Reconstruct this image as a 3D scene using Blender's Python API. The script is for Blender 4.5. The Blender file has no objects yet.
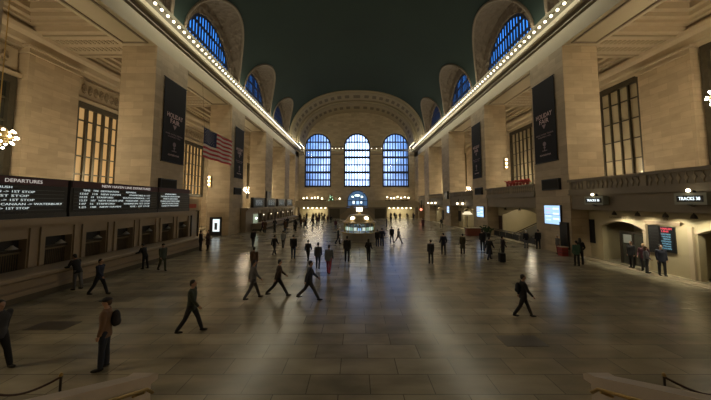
import bpy, bmesh, math, random
from mathutils import Vector, Matrix, Euler
random.seed(7)
PI = math.pi
S = bpy.context.scene
COL = S.collection

# ------------------------------------------------------------------ camera
cd = bpy.data.cameras.new('camera'); cam = bpy.data.objects.new('camera', cd); COL.objects.link(cam)
cam.location = (-0.35, 0, 4.4)
cam.rotation_euler = (math.radians(90 + 4.05), 0, 0)
cd.sensor_width = 36; cd.lens = 279 / 711 * 36
cd.shift_y = -17.0 / 711; cd.clip_end = 600; cd.clip_start = 0.05
S.camera = cam
S.view_settings.view_transform = 'Standard'; S.view_settings.look = 'None'
S.view_settings.gamma = 1; S.view_settings.use_curve_mapping = False
S.view_settings.exposure = 0.3
S.cycles.use_denoising = True
S.cycles.max_bounces = 6; S.cycles.diffuse_bounces = 3; S.cycles.glossy_bounces = 3
S.cycles.transparent_max_bounces = 8
S.cycles.sample_clamp_indirect = 4.0
S.cycles.caustics_reflective = False; S.cycles.caustics_refractive = False

# ------------------------------------------------------------------ world: dusk sky, pale at the horizon
W = bpy.data.worlds.new('dusk_sky'); S.world = W; W.use_nodes = True
nt = W.node_tree; nt.nodes.clear()
def N(t, typ, **k):
    n = t.nodes.new(typ)
    for a, b in k.items(): setattr(n, a, b)
    return n
wo = N(nt, 'ShaderNodeOutputWorld'); bg = N(nt, 'ShaderNodeBackground')
tc = N(nt, 'ShaderNodeTexCoord'); sx = N(nt, 'ShaderNodeSeparateXYZ')
nt.links.new(tc.outputs['Generated'], sx.inputs[0])
cr = N(nt, 'ShaderNodeValToRGB')
cr.color_ramp.elements[0].position = 0.06; cr.color_ramp.elements[0].color = (0.11, 0.20, 0.46, 1)
cr.color_ramp.elements[1].position = 0.42; cr.color_ramp.elements[1].color = (0.045, 0.25, 0.80, 1)
nt.links.new(sx.outputs['Z'], cr.inputs[0])
no = N(nt, 'ShaderNodeTexNoise'); no.inputs['Scale'].default_value = 30; no.inputs['Detail'].default_value = 5
nt.links.new(tc.outputs['Generated'], no.inputs['Vector'])
# brighter glow in the west, straight down the hall
dotn = N(nt, 'ShaderNodeVectorMath', operation='DOT_PRODUCT'); nt.links.new(tc.outputs['Generated'], dotn.inputs[0]); dotn.inputs[1].default_value = (0.006, 0.9886, 0.150)
pw = N(nt, 'ShaderNodeMath', operation='POWER'); mx0 = N(nt, 'ShaderNodeMath', operation='MAXIMUM')
mx0.inputs[1].default_value = 0; nt.links.new(dotn.outputs['Value'], mx0.inputs[0])
nt.links.new(mx0.outputs[0], pw.inputs[0]); pw.inputs[1].default_value = 200
glow = N(nt, 'ShaderNodeMix', data_type='RGBA'); nt.links.new(pw.outputs[0], glow.inputs[0])
nt.links.new(cr.outputs[0], glow.inputs[6]); glow.inputs[7].default_value = (1.55, 2.05, 3.1, 1)
ml = N(nt, 'ShaderNodeMath', operation='MULTIPLY_ADD'); nt.links.new(no.outputs['Fac'], ml.inputs[0])
ml.inputs[1].default_value = 2.6; ml.inputs[2].default_value = 0.15
nt.links.new(glow.outputs[2], bg.inputs[0]); nt.links.new(ml.outputs[0], bg.inputs[1])
nt.links.new(bg.outputs[0], wo.inputs[0])

def lamp(name, kind, loc, power, color, size=0.3, rot=(0, 0, 0), sizey=None, spot=None, parent=None):
    d = bpy.data.lights.new(name, kind); d.energy = power; d.color = color
    if kind == 'AREA':
        d.size = size
        if sizey: d.shape = 'RECTANGLE'; d.size_y = sizey
    else: d.shadow_soft_size = size
    if spot: d.spot_size = math.radians(spot); d.spot_blend = 0.6
    o = bpy.data.objects.new(name, d); COL.objects.link(o); o.location = loc; o.rotation_euler = rot
    if parent: o.parent = parent
    return o
WARM = (1.0, 0.81, 0.53); SOFT = (1.0, 0.93, 0.68)
# added unseen strip lights on both cornice tops, brightening vault and opposite side
for s in (-1, 1):
    lamp('cornice_fill_strip', 'AREA', (s * 17.0, 36, 21.42), 420, SOFT, 0.25, (0, math.radians(180 - s * 40), 0), 84)

# ------------------------------------------------------------------ materials
MC = {}
def base(name):
    m = bpy.data.materials.new(name); m.use_nodes = True
    return m, m.node_tree, m.node_tree.nodes['Principled BSDF']
def mat(name, c, r=0.6, metal=0.0, var=0.0, scale=6, spec=0.5, bump=0.0):
    if name in MC: return MC[name]
    m, t, p = base(name)
    p.inputs['Base Color'].default_value = (*c, 1); p.inputs['Roughness'].default_value = r
    p.inputs['Metallic'].default_value = metal; p.inputs['Specular IOR Level'].default_value = spec
    if var:
        n = N(t, 'ShaderNodeTexNoise'); n.inputs['Scale'].default_value = scale; n.inputs['Detail'].default_value = 6
        tc = N(t, 'ShaderNodeTexCoord'); t.links.new(tc.outputs['Object'], n.inputs['Vector'])
        q = N(t, 'ShaderNodeMix', data_type='RGBA')
        q.inputs[6].default_value = (*[v * (1 - var) for v in c], 1); q.inputs[7].default_value = (*[min(1, v * (1 + var)) for v in c], 1)
        t.links.new(n.outputs['Fac'], q.inputs[0]); t.links.new(q.outputs[2], p.inputs['Base Color'])
        if bump:
            b = N(t, 'ShaderNodeBump'); b.inputs['Strength'].default_value = bump
            t.links.new(n.outputs['Fac'], b.inputs['Height']); t.links.new(b.outputs[0], p.inputs['Normal'])
    MC[name] = m; return m
def emit(name, c, s):
    if name in MC: return MC[name]
    m, t, p = base(name)
    p.inputs['Base Color'].default_value = (*[v * 0.3 for v in c], 1)
    p.inputs['Emission Color'].default_value = (*c, 1); p.inputs['Emission Strength'].default_value = s
    MC[name] = m; return m
def stone(name, c, bw=1.6, bh=0.62, mort=0.80, var=0.16, rough=0.7):
    if name in MC: return MC[name]
    m, t, p = base(name)
    g = N(t, 'ShaderNodeNewGeometry'); s = N(t, 'ShaderNodeSeparateXYZ'); t.links.new(g.outputs['Position'], s.inputs[0])
    ad = N(t, 'ShaderNodeMath', operation='ADD'); t.links.new(s.outputs['X'], ad.inputs[0]); t.links.new(s.outputs['Y'], ad.inputs[1])
    cb = N(t, 'ShaderNodeCombineXYZ'); t.links.new(ad.outputs[0], cb.inputs[0]); t.links.new(s.outputs['Z'], cb.inputs[1])
    b = N(t, 'ShaderNodeTexBrick'); t.links.new(cb.outputs[0], b.inputs['Vector'])
    b.inputs['Scale'].default_value = 1; b.inputs['Brick Width'].default_value = bw; b.inputs['Row Height'].default_value = bh
    b.inputs['Mortar Size'].default_value = 0.014; b.inputs['Mortar Smooth'].default_value = 0.2
    b.inputs['Color1'].default_value = (*[v * (1 - var) for v in c], 1); b.inputs['Color2'].default_value = (*[v * (1 + var * .5) for v in c], 1)
    b.inputs['Mortar'].default_value = (*[v * mort for v in c], 1)
    n = N(t, 'ShaderNodeTexNoise'); n.inputs['Scale'].default_value = 0.9; n.inputs['Detail'].default_value = 7
    sc = N(t, 'ShaderNodeVectorMath', operation='MULTIPLY'); sc.inputs[1].default_value = (1, 1, 3)
    t.links.new(g.outputs['Position'], sc.inputs[0]); t.links.new(sc.outputs[0], n.inputs['Vector'])
    mr = N(t, 'ShaderNodeMapRange'); mr.inputs[3].default_value = 0.78; mr.inputs[4].default_value = 1.2
    t.links.new(n.outputs['Fac'], mr.inputs[0])
    q = N(t, 'ShaderNodeVectorMath', operation='SCALE'); t.links.new(b.outputs['Color'], q.inputs[0]); t.links.new(mr.outputs[0], q.inputs['Scale'])
    t.links.new(q.outputs[0], p.inputs['Base Color']); p.inputs['Roughness'].default_value = rough
    MC[name] = m; return m

def floor_mat():
    m, t, p = base('tennessee_marble_floor')
    g = N(t, 'ShaderNodeNewGeometry')
    def brick(w, h, a, b_, mo, msz):
        b = N(t, 'ShaderNodeTexBrick'); t.links.new(g.outputs['Position'], b.inputs['Vector'])
        b.inputs['Scale'].default_value = 1; b.inputs['Brick Width'].default_value = w; b.inputs['Row Height'].default_value = h
        b.inputs['Mortar Size'].default_value = msz; b.offset = 0.5
        b.inputs['Color1'].default_value = a; b.inputs['Color2'].default_value = b_; b.inputs['Mortar'].default_value = mo
        return b
    b1 = brick(1.5, 0.75, (0.39, 0.345, 0.24, 1), (0.27, 0.237, 0.168, 1), (0.15, 0.13, 0.095, 1), 0.012)
    n = N(t, 'ShaderNodeTexNoise'); n.inputs['Scale'].default_value = 1.1; n.inputs['Detail'].default_value = 5; n.inputs['Distortion'].default_value = 0.2
    sc = N(t, 'ShaderNodeVectorMath', operation='MULTIPLY'); sc.inputs[1].default_value = (0.45, 1.1, 1)
    t.links.new(g.outputs['Position'], sc.inputs[0]); t.links.new(sc.outputs[0], n.inputs['Vector'])
    mr = N(t, 'ShaderNodeMapRange'); mr.inputs[1].default_value = 0.3; mr.inputs[2].default_value = 0.72
    mr.inputs[3].default_value = 0.65; mr.inputs[4].default_value = 1.3
    t.links.new(n.outputs['Fac'], mr.inputs[0])
    q = N(t, 'ShaderNodeVectorMath', operation='SCALE'); t.links.new(b1.outputs['Color'], q.inputs[0]); t.links.new(mr.outputs[0], q.inputs['Scale'])
    t.links.new(q.outputs[0], p.inputs['Base Color'])
    rr = N(t, 'ShaderNodeMapRange'); rr.inputs[3].default_value = 0.21; rr.inputs[4].default_value = 0.28
    t.links.new(n.outputs['Fac'], rr.inputs[0]); t.links.new(rr.outputs[0], p.inputs['Roughness'])
    p.inputs['Specular IOR Level'].default_value = 0.6
    bp = N(t, 'ShaderNodeBump'); bp.inputs['Strength'].default_value = 0.015; bp.inputs['Distance'].default_value = 0.05
    n2 = N(t, 'ShaderNodeTexNoise'); n2.inputs['Scale'].default_value = 2.5
    t.links.new(g.outputs['Position'], n2.inputs['Vector']); t.links.new(n2.outputs['Fac'], bp.inputs['Height']); t.links.new(bp.outputs[0], p.inputs['Normal'])
    return m
def glass_mat(name, tint, gl=0.06, rough=0.05):
    m = bpy.data.materials.new(name); m.use_nodes = True; t = m.node_tree; t.nodes.clear()
    o = N(t, 'ShaderNodeOutputMaterial'); a = N(t, 'ShaderNodeBsdfTransparent'); b = N(t, 'ShaderNodeBsdfGlossy'); x = N(t, 'ShaderNodeMixShader')
    a.inputs[0].default_value = (*tint, 1); b.inputs['Roughness'].default_value = rough; x.inputs[0].default_value = gl
    t.links.new(a.outputs[0], x.inputs[1]); t.links.new(b.outputs[0], x.inputs[2]); t.links.new(x.outputs[0], o.inputs[0])
    return m
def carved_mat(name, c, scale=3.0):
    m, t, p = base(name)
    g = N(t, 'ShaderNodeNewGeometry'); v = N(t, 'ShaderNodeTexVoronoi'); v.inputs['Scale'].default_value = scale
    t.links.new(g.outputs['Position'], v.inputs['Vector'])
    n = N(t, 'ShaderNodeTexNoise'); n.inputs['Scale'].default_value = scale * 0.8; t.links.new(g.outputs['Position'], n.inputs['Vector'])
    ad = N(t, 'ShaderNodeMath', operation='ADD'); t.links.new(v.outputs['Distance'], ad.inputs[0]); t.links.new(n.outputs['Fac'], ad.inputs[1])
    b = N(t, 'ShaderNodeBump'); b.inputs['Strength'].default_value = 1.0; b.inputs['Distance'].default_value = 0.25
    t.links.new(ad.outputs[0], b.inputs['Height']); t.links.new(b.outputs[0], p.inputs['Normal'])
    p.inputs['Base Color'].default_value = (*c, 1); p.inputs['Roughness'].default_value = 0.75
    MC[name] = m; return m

M_pier = stone('caen_stone_blocks', (0.47, 0.375, 0.25))
M_wall = stone('caen_stone_wall', (0.45, 0.35, 0.225), 1.6, 0.5)
M_trim = mat('pale_stone_trim', (0.48, 0.40, 0.28), 0.65, var=0.12, scale=0.7)
M_band = mat('cornice_stone', (0.50, 0.44, 0.31), 0.6, var=0.12, scale=0.5)
M_dim = mat('darker_stone', (0.24, 0.20, 0.145), 0.7, var=0.2, scale=0.8)  # darker tone of the stone, mottled by noise
M_shadow = mat('shade_dark_stone', (0.10, 0.085, 0.06), 0.8)  # near-black stone tone, stands in for shade in recesses
M_tick = mat('botticino_marble', (0.30, 0.235, 0.16), 0.45, var=0.2, scale=0.9)
M_vault = mat('green_painted_vault', (0.013, 0.028, 0.021), 0.8, var=0.25, scale=0.12)
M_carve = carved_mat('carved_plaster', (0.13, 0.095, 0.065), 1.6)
M_relief = carved_mat('carved_relief_stone', (0.34, 0.27, 0.18), 3.5)
M_floor = floor_mat()
M_bronze = mat('dark_bronze', (0.05, 0.04, 0.03), 0.45, 0.6)
M_grille = mat('bronze_window_grille', (0.09, 0.08, 0.055), 0.5, 0.5, var=0.3, scale=3)
M_iron = mat('blue_black_window_iron', (0.012, 0.02, 0.05), 0.6)
M_black = mat('black_metal', (0.012, 0.012, 0.013), 0.4)
M_brass = mat('brass', (0.45, 0.32, 0.12), 0.3, 0.9)
M_gold = mat('gold_metal', (0.55, 0.40, 0.16), 0.35, 0.8)
M_maroon = mat('maroon_board_header', (0.06, 0.012, 0.014), 0.5)
M_screen = mat('board_screen', (0.006, 0.008, 0.010), 0.3)
M_banner = mat('black_banner_cloth', (0.008, 0.007, 0.009), 0.8)
M_print = mat('pinkish_banner_print', (0.72, 0.52, 0.52), 0.7)
M_bulb = emit('warm_cornice_bulb', (1.0, 0.88, 0.66), 2.6)
M_cbulb = emit('chandelier_bulb_glow', (1.0, 0.88, 0.68), 16)
M_white = emit('lit_white_sign', (0.85, 0.97, 1.0), 1.6)
M_rowtxt = emit('board_letters', (0.75, 0.86, 0.85), 0.62)
M_hdrtxt = emit('header_letters', (0.80, 0.72, 0.66), 0.5)
M_scrblue = emit('blue_video_screen', (0.42, 0.66, 1.0), 1.0)
M_scrpink = emit('screen_pink_text', (0.85, 0.45, 0.60), 0.8)
M_scrwhite = emit('screen_white', (0.80, 0.90, 1.0), 1.1)
M_redtxt = emit('red_led_letters', (1.0, 0.10, 0.15), 0.7)
M_cyantxt = emit('cyan_led_letters', (0.25, 0.55, 0.75), 0.45)
M_amberpane = emit('amber_backlit_window', (0.80, 0.48, 0.18), 0.38)
M_darkpane = mat('dark_office_glass', (0.045, 0.045, 0.035), 0.12, spec=1.0)
M_creampane = mat('frosted_cream_glass', (0.46, 0.40, 0.27), 0.07, spec=0.9)
M_lamp = emit('lamp_glow', (1.0, 0.86, 0.58), 7)
M_lampcool = emit('cool_lamp_glow', (0.8, 1.0, 0.85), 4)
M_skypane = glass_mat('clear_window_glass', (0.92, 0.95, 1.0), 0.02)
M_glass = glass_mat('booth_glass', (0.75, 0.8, 0.8), 0.12)
M_red = mat('red_painted_box', (0.30, 0.035, 0.025), 0.5)
M_poin = mat('red_poinsettia', (0.45, 0.03, 0.03), 0.7)
M_leaf = mat('dark_green_leaf', (0.02, 0.05, 0.015), 0.7)
M_lower = mat('lit_cream_marble', (0.44, 0.38, 0.24), 0.5, var=0.15, scale=0.8)
M_fmar = mat('foreground_marble', (0.45, 0.38, 0.31), 0.4, var=0.2, scale=2)

# ------------------------------------------------------------------ helpers
class MB:
    def __init__(s): s.b = bmesh.new()
    def box(s, x0, x1, y0, y1, z0, z1):
        x0, x1 = min(x0, x1), max(x0, x1); y0, y1 = min(y0, y1), max(y0, y1); z0, z1 = min(z0, z1), max(z0, z1)
        v = [s.b.verts.new(p) for p in ((x0,y0,z0),(x1,y0,z0),(x1,y1,z0),(x0,y1,z0),(x0,y0,z1),(x1,y0,z1),(x1,y1,z1),(x0,y1,z1))]
        for f in ((0,3,2,1),(4,5,6,7),(0,1,5,4),(1,2,6,5),(2,3,7,6),(3,0,4,7)): s.b.faces.new([v[i] for i in f])
        return s
    def face(s, pts):
        s.b.faces.new([s.b.verts.new(p) for p in pts]); return s
    def strip(s, A, B, close=False):
        a = [s.b.verts.new(p) for p in A]; b = [s.b.verts.new(p) for p in B]; n = len(a)
        for i in range(n if close else n - 1):
            j = (i + 1) % n; s.b.faces.new((a[i], a[j], b[j], b[i]))
        return s
    def prism(s, pts, axis, a, b):
        """extrude a 2-D outline along axis: 'y' -> (x,z), 'x' -> (y,z), 'z' -> (x,y)"""
        def P(p, t): return {'y': (p[0], t, p[1]), 'x': (t, p[0], p[1]), 'z': (p[0], p[1], t)}[axis]
        A = [s.b.verts.new(P(p, a)) for p in pts]; B = [s.b.verts.new(P(p, b)) for p in pts]; n = len(pts)
        for i in range(n): s.b.faces.new((A[i], A[(i+1) % n], B[(i+1) % n], B[i]))
        s.b.faces.new(A); s.b.faces.new(B[::-1]); return s
    def lathe(s, prof, c=(0,0,0), n=20, cap=True):
        rings = []
        for r, z in prof:
            rings.append([s.b.verts.new((c[0] + r*math.cos(2*PI*i/n), c[1] + r*math.sin(2*PI*i/n), c[2] + z)) for i in range(n)])
        for a, b in zip(rings, rings[1:]):
            for i in range(n): s.b.faces.new((a[i], a[(i+1) % n], b[(i+1) % n], b[i]))
        if cap: s.b.faces.new(rings[0][::-1]); s.b.faces.new(rings[-1])
        return s
    def tube(s, pts, r, n=8, r1=None):
        pts = [Vector(p) for p in pts]; rings = []; m = len(pts)
        for k, p in enumerate(pts):
            d = (pts[min(k+1, m-1)] - pts[max(k-1, 0)]).normalized()
            u = d.cross(Vector((0,0,1)));
            if u.length < 1e-3: u = d.cross(Vector((1,0,0)))
            u.normalize(); w = d.cross(u); rr = r if r1 is None else r + (r1 - r) * k / max(1, m - 1)
            rings.append([s.b.verts.new(p + rr*(math.cos(2*PI*i/n)*u + math.sin(2*PI*i/n)*w)) for i in range(n)])
        for a, b in zip(rings, rings[1:]):
            for i in range(n): s.b.faces.new((a[i], a[(i+1) % n], b[(i+1) % n], b[i]))
        s.b.faces.new(rings[0][::-1]); s.b.faces.new(rings[-1]); return s
    def ball(s, c, r, sc=(1,1,1), u=12, v=8):
        bmesh.ops.create_uvsphere(s.b, u_segments=u, v_segments=v, radius=r,
                                  matrix=Matrix.Translation(c) @ Matrix.Diagonal((*sc, 1))); return s
    def build(s, name, m, parent=None, smooth=False, shadow=True, double=None):
        bmesh.ops.recalc_face_normals(s.b, faces=s.b.faces)
        me = bpy.data.meshes.new(name); s.b.to_mesh(me); s.b.free()
        if smooth:
            for p in me.polygons: p.use_smooth = True
        me.materials.append(m)
        o = bpy.data.objects.new(name, me); COL.objects.link(o)
        if parent:
            o.parent = parent
            o.matrix_parent_inverse = Matrix.Translation(parent.location).inverted() if False else Matrix.Identity(4)
            if not parent.get('_local'): o.location = -world_loc(parent)
        return o
def world_loc(p):
    v = Vector((0, 0, 0))
    while p: v = v + p.location; p = p.parent
    return v
def tag(o, label=None, cat=None, group=None, kind=None):
    if label: o['label'] = label
    if cat: o['category'] = cat
    if group: o['group'] = group
    if kind: o['kind'] = kind
    return o
def empty(name, loc, label, cat, group=None):
    """children built in world coordinates are shifted back by the parent's place"""
    o = bpy.data.objects.new(name, None); COL.objects.link(o); o.location = loc; o.empty_display_size = 0.2
    return tag(o, label, cat, group)
def lempty(name, label, cat, group=None):
    """children built in local coordinates"""
    o = bpy.data.objects.new(name, None); COL.objects.link(o); o.empty_display_size = 0.2; o['_local'] = 1
    return tag(o, label, cat, group)
def structure(o): o['kind'] = 'structure'; return o
def copy_tree(o, parent=None):
    c = o.copy(); COL.objects.link(c)
    if parent: c.parent = parent
    for ch in list(o.children): copy_tree(ch, c)
    return c
ROT = {'east': (PI/2, 0, PI/2), 'west': (PI/2, 0, -PI/2), 'front': (PI/2, 0, 0)}
def text(body, size, loc, face, m, parent=None, align='CENTER', name='lettering', width=None):
    cu = bpy.data.curves.new('t', 'FONT'); cu.body = body; cu.size = size; cu.align_x = align; cu.align_y = 'CENTER'
    cu.extrude = 0.004; cu.resolution_u = 2
    o = bpy.data.objects.new('t', cu); COL.objects.link(o)
    me = bpy.data.meshes.new_from_object(o.evaluated_get(bpy.context.evaluated_depsgraph_get()))
    bpy.data.objects.remove(o); bpy.data.curves.remove(cu)
    mt = Matrix.Translation(loc) @ Euler(ROT[face]).to_matrix().to_4x4()
    if width:
        xs = [v.co.x for v in me.vertices]; w = max(xs) - min(xs); mt = mt @ Matrix.Diagonal((width / w, 1, 1, 1))
    me.transform(mt); me.materials.clear(); me.materials.append(m)
    q = bpy.data.objects.new(name, me); COL.objects.link(q)
    if parent: q.parent = parent; q.location = -world_loc(parent)
    return q
def arc(cx, cz, r, a0, a1, n): return [(cx + r*math.cos(a0 + (a1-a0)*i/n), cz + r*math.sin(a0 + (a1-a0)*i/n)) for i in range(n+1)]

# ------------------------------------------------------------------ dimensions
PY = [8.5 + 14.75 * k for k in range(-1, 5)]          # near edges of the piers
PW = 4.45; XF = 17.5; XB = 20.5; XW = 29.4; YEND = 84.0; YBACK = -9.0
ZS = 21.5; ZC = 19.37; RV = 17.33; RL = 6.4; XL = 17.9; YV = 70.0; YC = 83.3; YS = 79.0; AV = 17.4; BV = 13.9; NV = 2.4
BC = [p + PW + (14.75 - PW) / 2 for p in PY]          # bay centres: 3.35, 18.1, 32.85, 47.6, 62.35, 77.1
LUN = BC[:5]

# ------------------------------------------------------------------ floor, side walls, aisle ceilings
structure(MB().box(-XW - .5, XW + .5, YBACK, YEND + 12, -0.3, 0).build('floor', M_floor))
for s, nm in ((-1, 'left'), (1, 'right')):
    structure(MB().box(s*XW, s*(XW+.6), YBACK, YEND, 0, 19.2).build('wall_' + nm, M_wall))
structure(MB().box(-XW-.6, XW+.6, YBACK-.5, YBACK, 0, 37).build('wall_back', M_wall))
# pale border of the marble floor
structure(MB().box(17.75, 18.5, YBACK, 79, 0, 0.012).build('trim_1', mat('pale_floor_border', (0.42, 0.35, 0.24), 0.35)))

ntrim = 2
def trim(mb, m, smooth=False):
    global ntrim
    o = structure(mb.build('trim_%d' % ntrim, m, smooth=smooth)); ntrim += 1; return o
for s in (-1, 1):
    # coffered aisle ceiling
    c = MB(); dk = MB(); fr = MB()
    c.box(s*XB, s*(XW+.6), YBACK, PY[0], 19.25, 21.9)
    for k, p in enumerate(PY):
        c.box(s*(XF+.3), s*XW, p, p + PW, 19.25, 21.9)
        fr.box(s*(XB+.9), s*(XW-.9), p+.5, p+.65, 19.15, 19.27).box(s*(XB+.9), s*(XW-.9), p+PW-.65, p+PW-.5, 19.15, 19.27)
        for i in range(16): fr.box(s*(XB+1.2+i*.42), s*(XB+1.42+i*.42), p+1.3, p+1.9, 19.2, 19.27).box(s*(XB+1.2+i*.42), s*(XB+1.42+i*.42), p+2.5, p+3.1, 19.2, 19.27)
        y0, y1 = p + PW, min(p + 14.75, YEND)
        c.box(s*XB, s*(XB+1.1), y0, y1, 19.25, 21.9); c.box(s*(XW-.9), s*XW, y0, y1, 19.25, 21.9)
        for i, (ins, za, zb) in enumerate(((0, 19.7, 20.0), (.45, 19.95, 20.35), (.9, 20.3, 20.75), (1.5, 20.8, 21.1))):
            xa, xb = XB + 1.1 + ins, XW - .9 - ins; ya, yb = y0 + ins, y1 - ins; w = .55
            for q in ((xa, xb, ya, ya+w), (xa, xb, yb-w, yb), (xa, xa+w, ya+w, yb-w), (xb-w, xb, ya+w, yb-w)):
                c.box(s*q[0], s*q[1], q[2], q[3], za, zb + .6)
        xa, xb, ya, yb = XB + 3.1, XW - 2.9, y0 + 2, y1 - 2
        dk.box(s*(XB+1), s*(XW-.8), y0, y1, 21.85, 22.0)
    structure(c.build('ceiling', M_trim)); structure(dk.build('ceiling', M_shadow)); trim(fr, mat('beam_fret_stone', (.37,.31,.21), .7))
    # nave beam over the piers, cornice of several mouldings
    pr = [(XF+3.0, 17.95), (XF, 17.95), (XF, 19.15)]
    archi = [(s*x, z) for x, z in [(XB, 17.95), (XF, 17.95), (XF, 19.3), (XB, 19.3)]]
    trim(MB().prism(archi, 'y', YBACK, YC), M_band)
    trim(MB().prism([(s*x, z) for x, z in [(XB,19.3),(17.75,19.3),(17.75,19.42),(17.38,19.5),(17.38,19.62),(17.62,19.66),(17.62,19.8),(17.3,19.9),(XB,19.9)]], 'y', YBACK, YC), M_dim)
    trim(MB().prism([(s*x, z) for x, z in [(XB,19.9),(17.12,19.9),(17.02,20.0),(17.02,20.4),(17.1,20.46),(XB,20.46)]], 'y', YBACK, YC), M_band)
    trim(MB().prism([(s*x, z) for x, z in [(XB,20.46),(17.1,20.46),(17.1,21.0),(16.9,21.05),(16.8,21.3),(17.15,21.35),(17.15,21.5),(XB,21.5)]], 'y', YBACK, YC), mat('olive_bulb_trough', (.13,.115,.075), .7))
    # sunk panel under the beam between piers
    pn = MB()
    for p in PY[:-1]:
        y0, y1 = p + PW, p + 14.75
        for q in ((17.9, 20.1, y0+.5, y0+.62), (17.9, 20.1, y1-.62, y1-.5), (17.9, 18.05, y0+.62, y1-.62), (19.95, 20.1, y0+.62, y1-.62)):
            pn.box(s*q[0], s*q[1], q[2], q[3], 17.86, 17.96)
    trim(pn, M_dim)
    # entablature along the aisle wall
    trim(MB().prism([(s*x, z) for x, z in [(29.4,17.7),(29.0,17.75),(28.95,18.1),(28.7,18.2),(28.6,18.7),(28.2,18.95),(28.1,19.25),(29.4,19.25)]], 'y', YBACK, YEND), M_trim)
    # end bay of the nave wall is solid
    structure(MB().box(s*XF, s*(XB+9), YS, YEND + .5, 0, 22).build('wall_' + ('left' if s < 0 else 'right'), M_pier))

# piers
side = {-1: 'left', 1: 'right'}; ordn = ['', 'nearest', 'second', 'third', 'fourth', 'fifth']
for s in (-1, 1):
    for k, p in enumerate(PY):
        if k == 0: lab = 'square stone pier beside the viewer, out of the way on the %s' % side[s]
        else:
            lab = {1: 'tall stone pier at the %s edge beside the nearest end of the hall', 2: 'broad stone pier on the %s carrying the largest black banner', 3: 'tall stone pier on the %s carrying the smaller, farther black banner',
                   4: 'tall stone pier on the %s without a banner, fourth from the viewer', 5: 'farthest narrow stone pier on the %s, next to the end wall'}[k] % side[s]
        b = MB().box(s*XF, s*XB, p, p+PW, 0, 17.95)
        e = empty('marble_pier', (s*19, p + PW/2, 0), lab, 'pier')
        b.build('shaft', M_pier, e)
        # pilaster on the aisle wall
        e = empty('wall_pilaster', (s*29, p + PW/2, 0), 'wide flat stone pilaster on the %s aisle wall, %s' % (side[s], ['behind the viewer','nearest','second','third','fourth','farthest'][k] + ' one'), 'pilaster')
        MB().box(s*(XW-.9), s*XW, p, p+PW, 0, 17.3).build('shaft', M_pier, e)
        cp = MB()
        for z0, z1, o_ in ((17.3, 17.45, .12), (17.45, 17.8, .02), (17.8, 18.0, .2)):
            cp.box(s*(XW-.9-o_), s*XW, p-o_, p+PW+o_, z0, z1)
        cp.build('capital', M_trim, e)

# ------------------------------------------------------------------ barrel vault with lunettes cut in
def Lz(dy): return ZS + math.sqrt(max(0, RL*RL - dy*dy))
def sup(th, k=1.0):      # three-centred arch profile, th measured from the crown
    sn, cs = math.sin(th), math.cos(th)
    return (k*AV*math.copysign(abs(sn)**(2/NV), sn), ZC + k*BV*math.copysign(abs(cs)**(2/NV), cs))
def vx(z): return AV * max(0, 1 - ((z - ZC) / BV)**NV)**(1/NV)
def phi(z): return math.asin(min(1, (vx(z) / AV)**(NV/2)))
ys = set([YBACK, YV])
for c in LUN:
    for i in range(41):
        ys.add(round(c + RL * math.cos(PI * i / 40), 4))
ys = sorted(y for y in ys if YBACK <= y <= YV)
vb = MB(); prev = None; NS = 56
for y in ys:
    z = ZS
    for c in LUN:
        if abs(y - c) <= RL + 1e-4: z = Lz(y - c)
    f = phi(z)
    row = [vb.b.verts.new((q[0], y, q[1])) for q in (sup(-f + 2*f*i/NS) for i in range(NS+1))]
    if prev:
        for i in range(NS): vb.b.faces.new((prev[i], prev[i+1], row[i+1], row[i]))
    prev = row
structure(vb.build('ceiling', M_vault, smooth=True))
nwin = 1
for s in (-1, 1):
    for ci, c in enumerate(LUN):
        A, B, I = [], [], []
        for i in range(41):
            t = PI * i / 40; y = c + RL*math.cos(t); z = ZS + RL*math.sin(t); x = vx(z)
            A.append((s*x, y, z)); B.append((s*XL, y, z)); I.append((s*(x-.03), y, z + .02))
        structure(MB().strip(A, B).build('ceiling', M_carve))
        trim(MB().tube(I, 0.16, 6), mat('plaster_rib', (0.17, 0.13, 0.09), 0.7), True)
        # lunette wall and window
        rw = 5.1
        o = [(s*XL, c + RL*math.cos(PI*i/40), ZS + RL*math.sin(PI*i/40)) for i in range(41)]
        n_ = [(s*XL, c + rw*math.cos(PI*i/40), ZS + rw*math.sin(PI*i/40)) for i in range(41)]
        n2 = [(s*(XL+.5), q[1], q[2]) for q in n_]
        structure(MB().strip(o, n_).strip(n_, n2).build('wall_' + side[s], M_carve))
        w = empty('window_%d' % nwin, (s*(XL+.4), c, ZS), 'arched blue lunette window above the %s cornice' % side[s], 'window'); nwin += 1
        w['kind'] = 'structure'
        fb = MB()
        fb.strip([(s*(XL+.3), c + (rw+.05)*math.cos(PI*i/40), ZS + (rw+.05)*math.sin(PI*i/40)) for i in range(41)],
                 [(s*(XL+.3), c + (rw-.35)*math.cos(PI*i/40), ZS + (rw-.35)*math.sin(PI*i/40)) for i in range(41)])
        for i in range(-8, 9):
            y = c + i * rw / 8.5; h = math.sqrt(max(0, rw*rw - (y-c)**2))
            w_ = .17 if i % 4 else .28
            fb.box(s*(XL+.28), s*(XL+.42), y - w_/2, y + w_/2, ZS - .2, ZS + h)
        for z in (1.6, 3.3):
            h = math.sqrt(rw*rw - z*z); fb.box(s*(XL+.24), s*(XL+.4), c-h, c+h, ZS+z-.12, ZS+z+.12)
        fb.box(s*(XL+.2), s*(XL+.45), c-rw, c+rw, ZS-.3, ZS+.1)
        fb.build('window_frame', M_iron, w)
        MB().face([(s*(XL+.45), c + rw*math.cos(PI*i/40), ZS + rw*math.sin(PI*i/40)) for i in range(41)]).build('pane', M_skypane, w)
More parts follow.
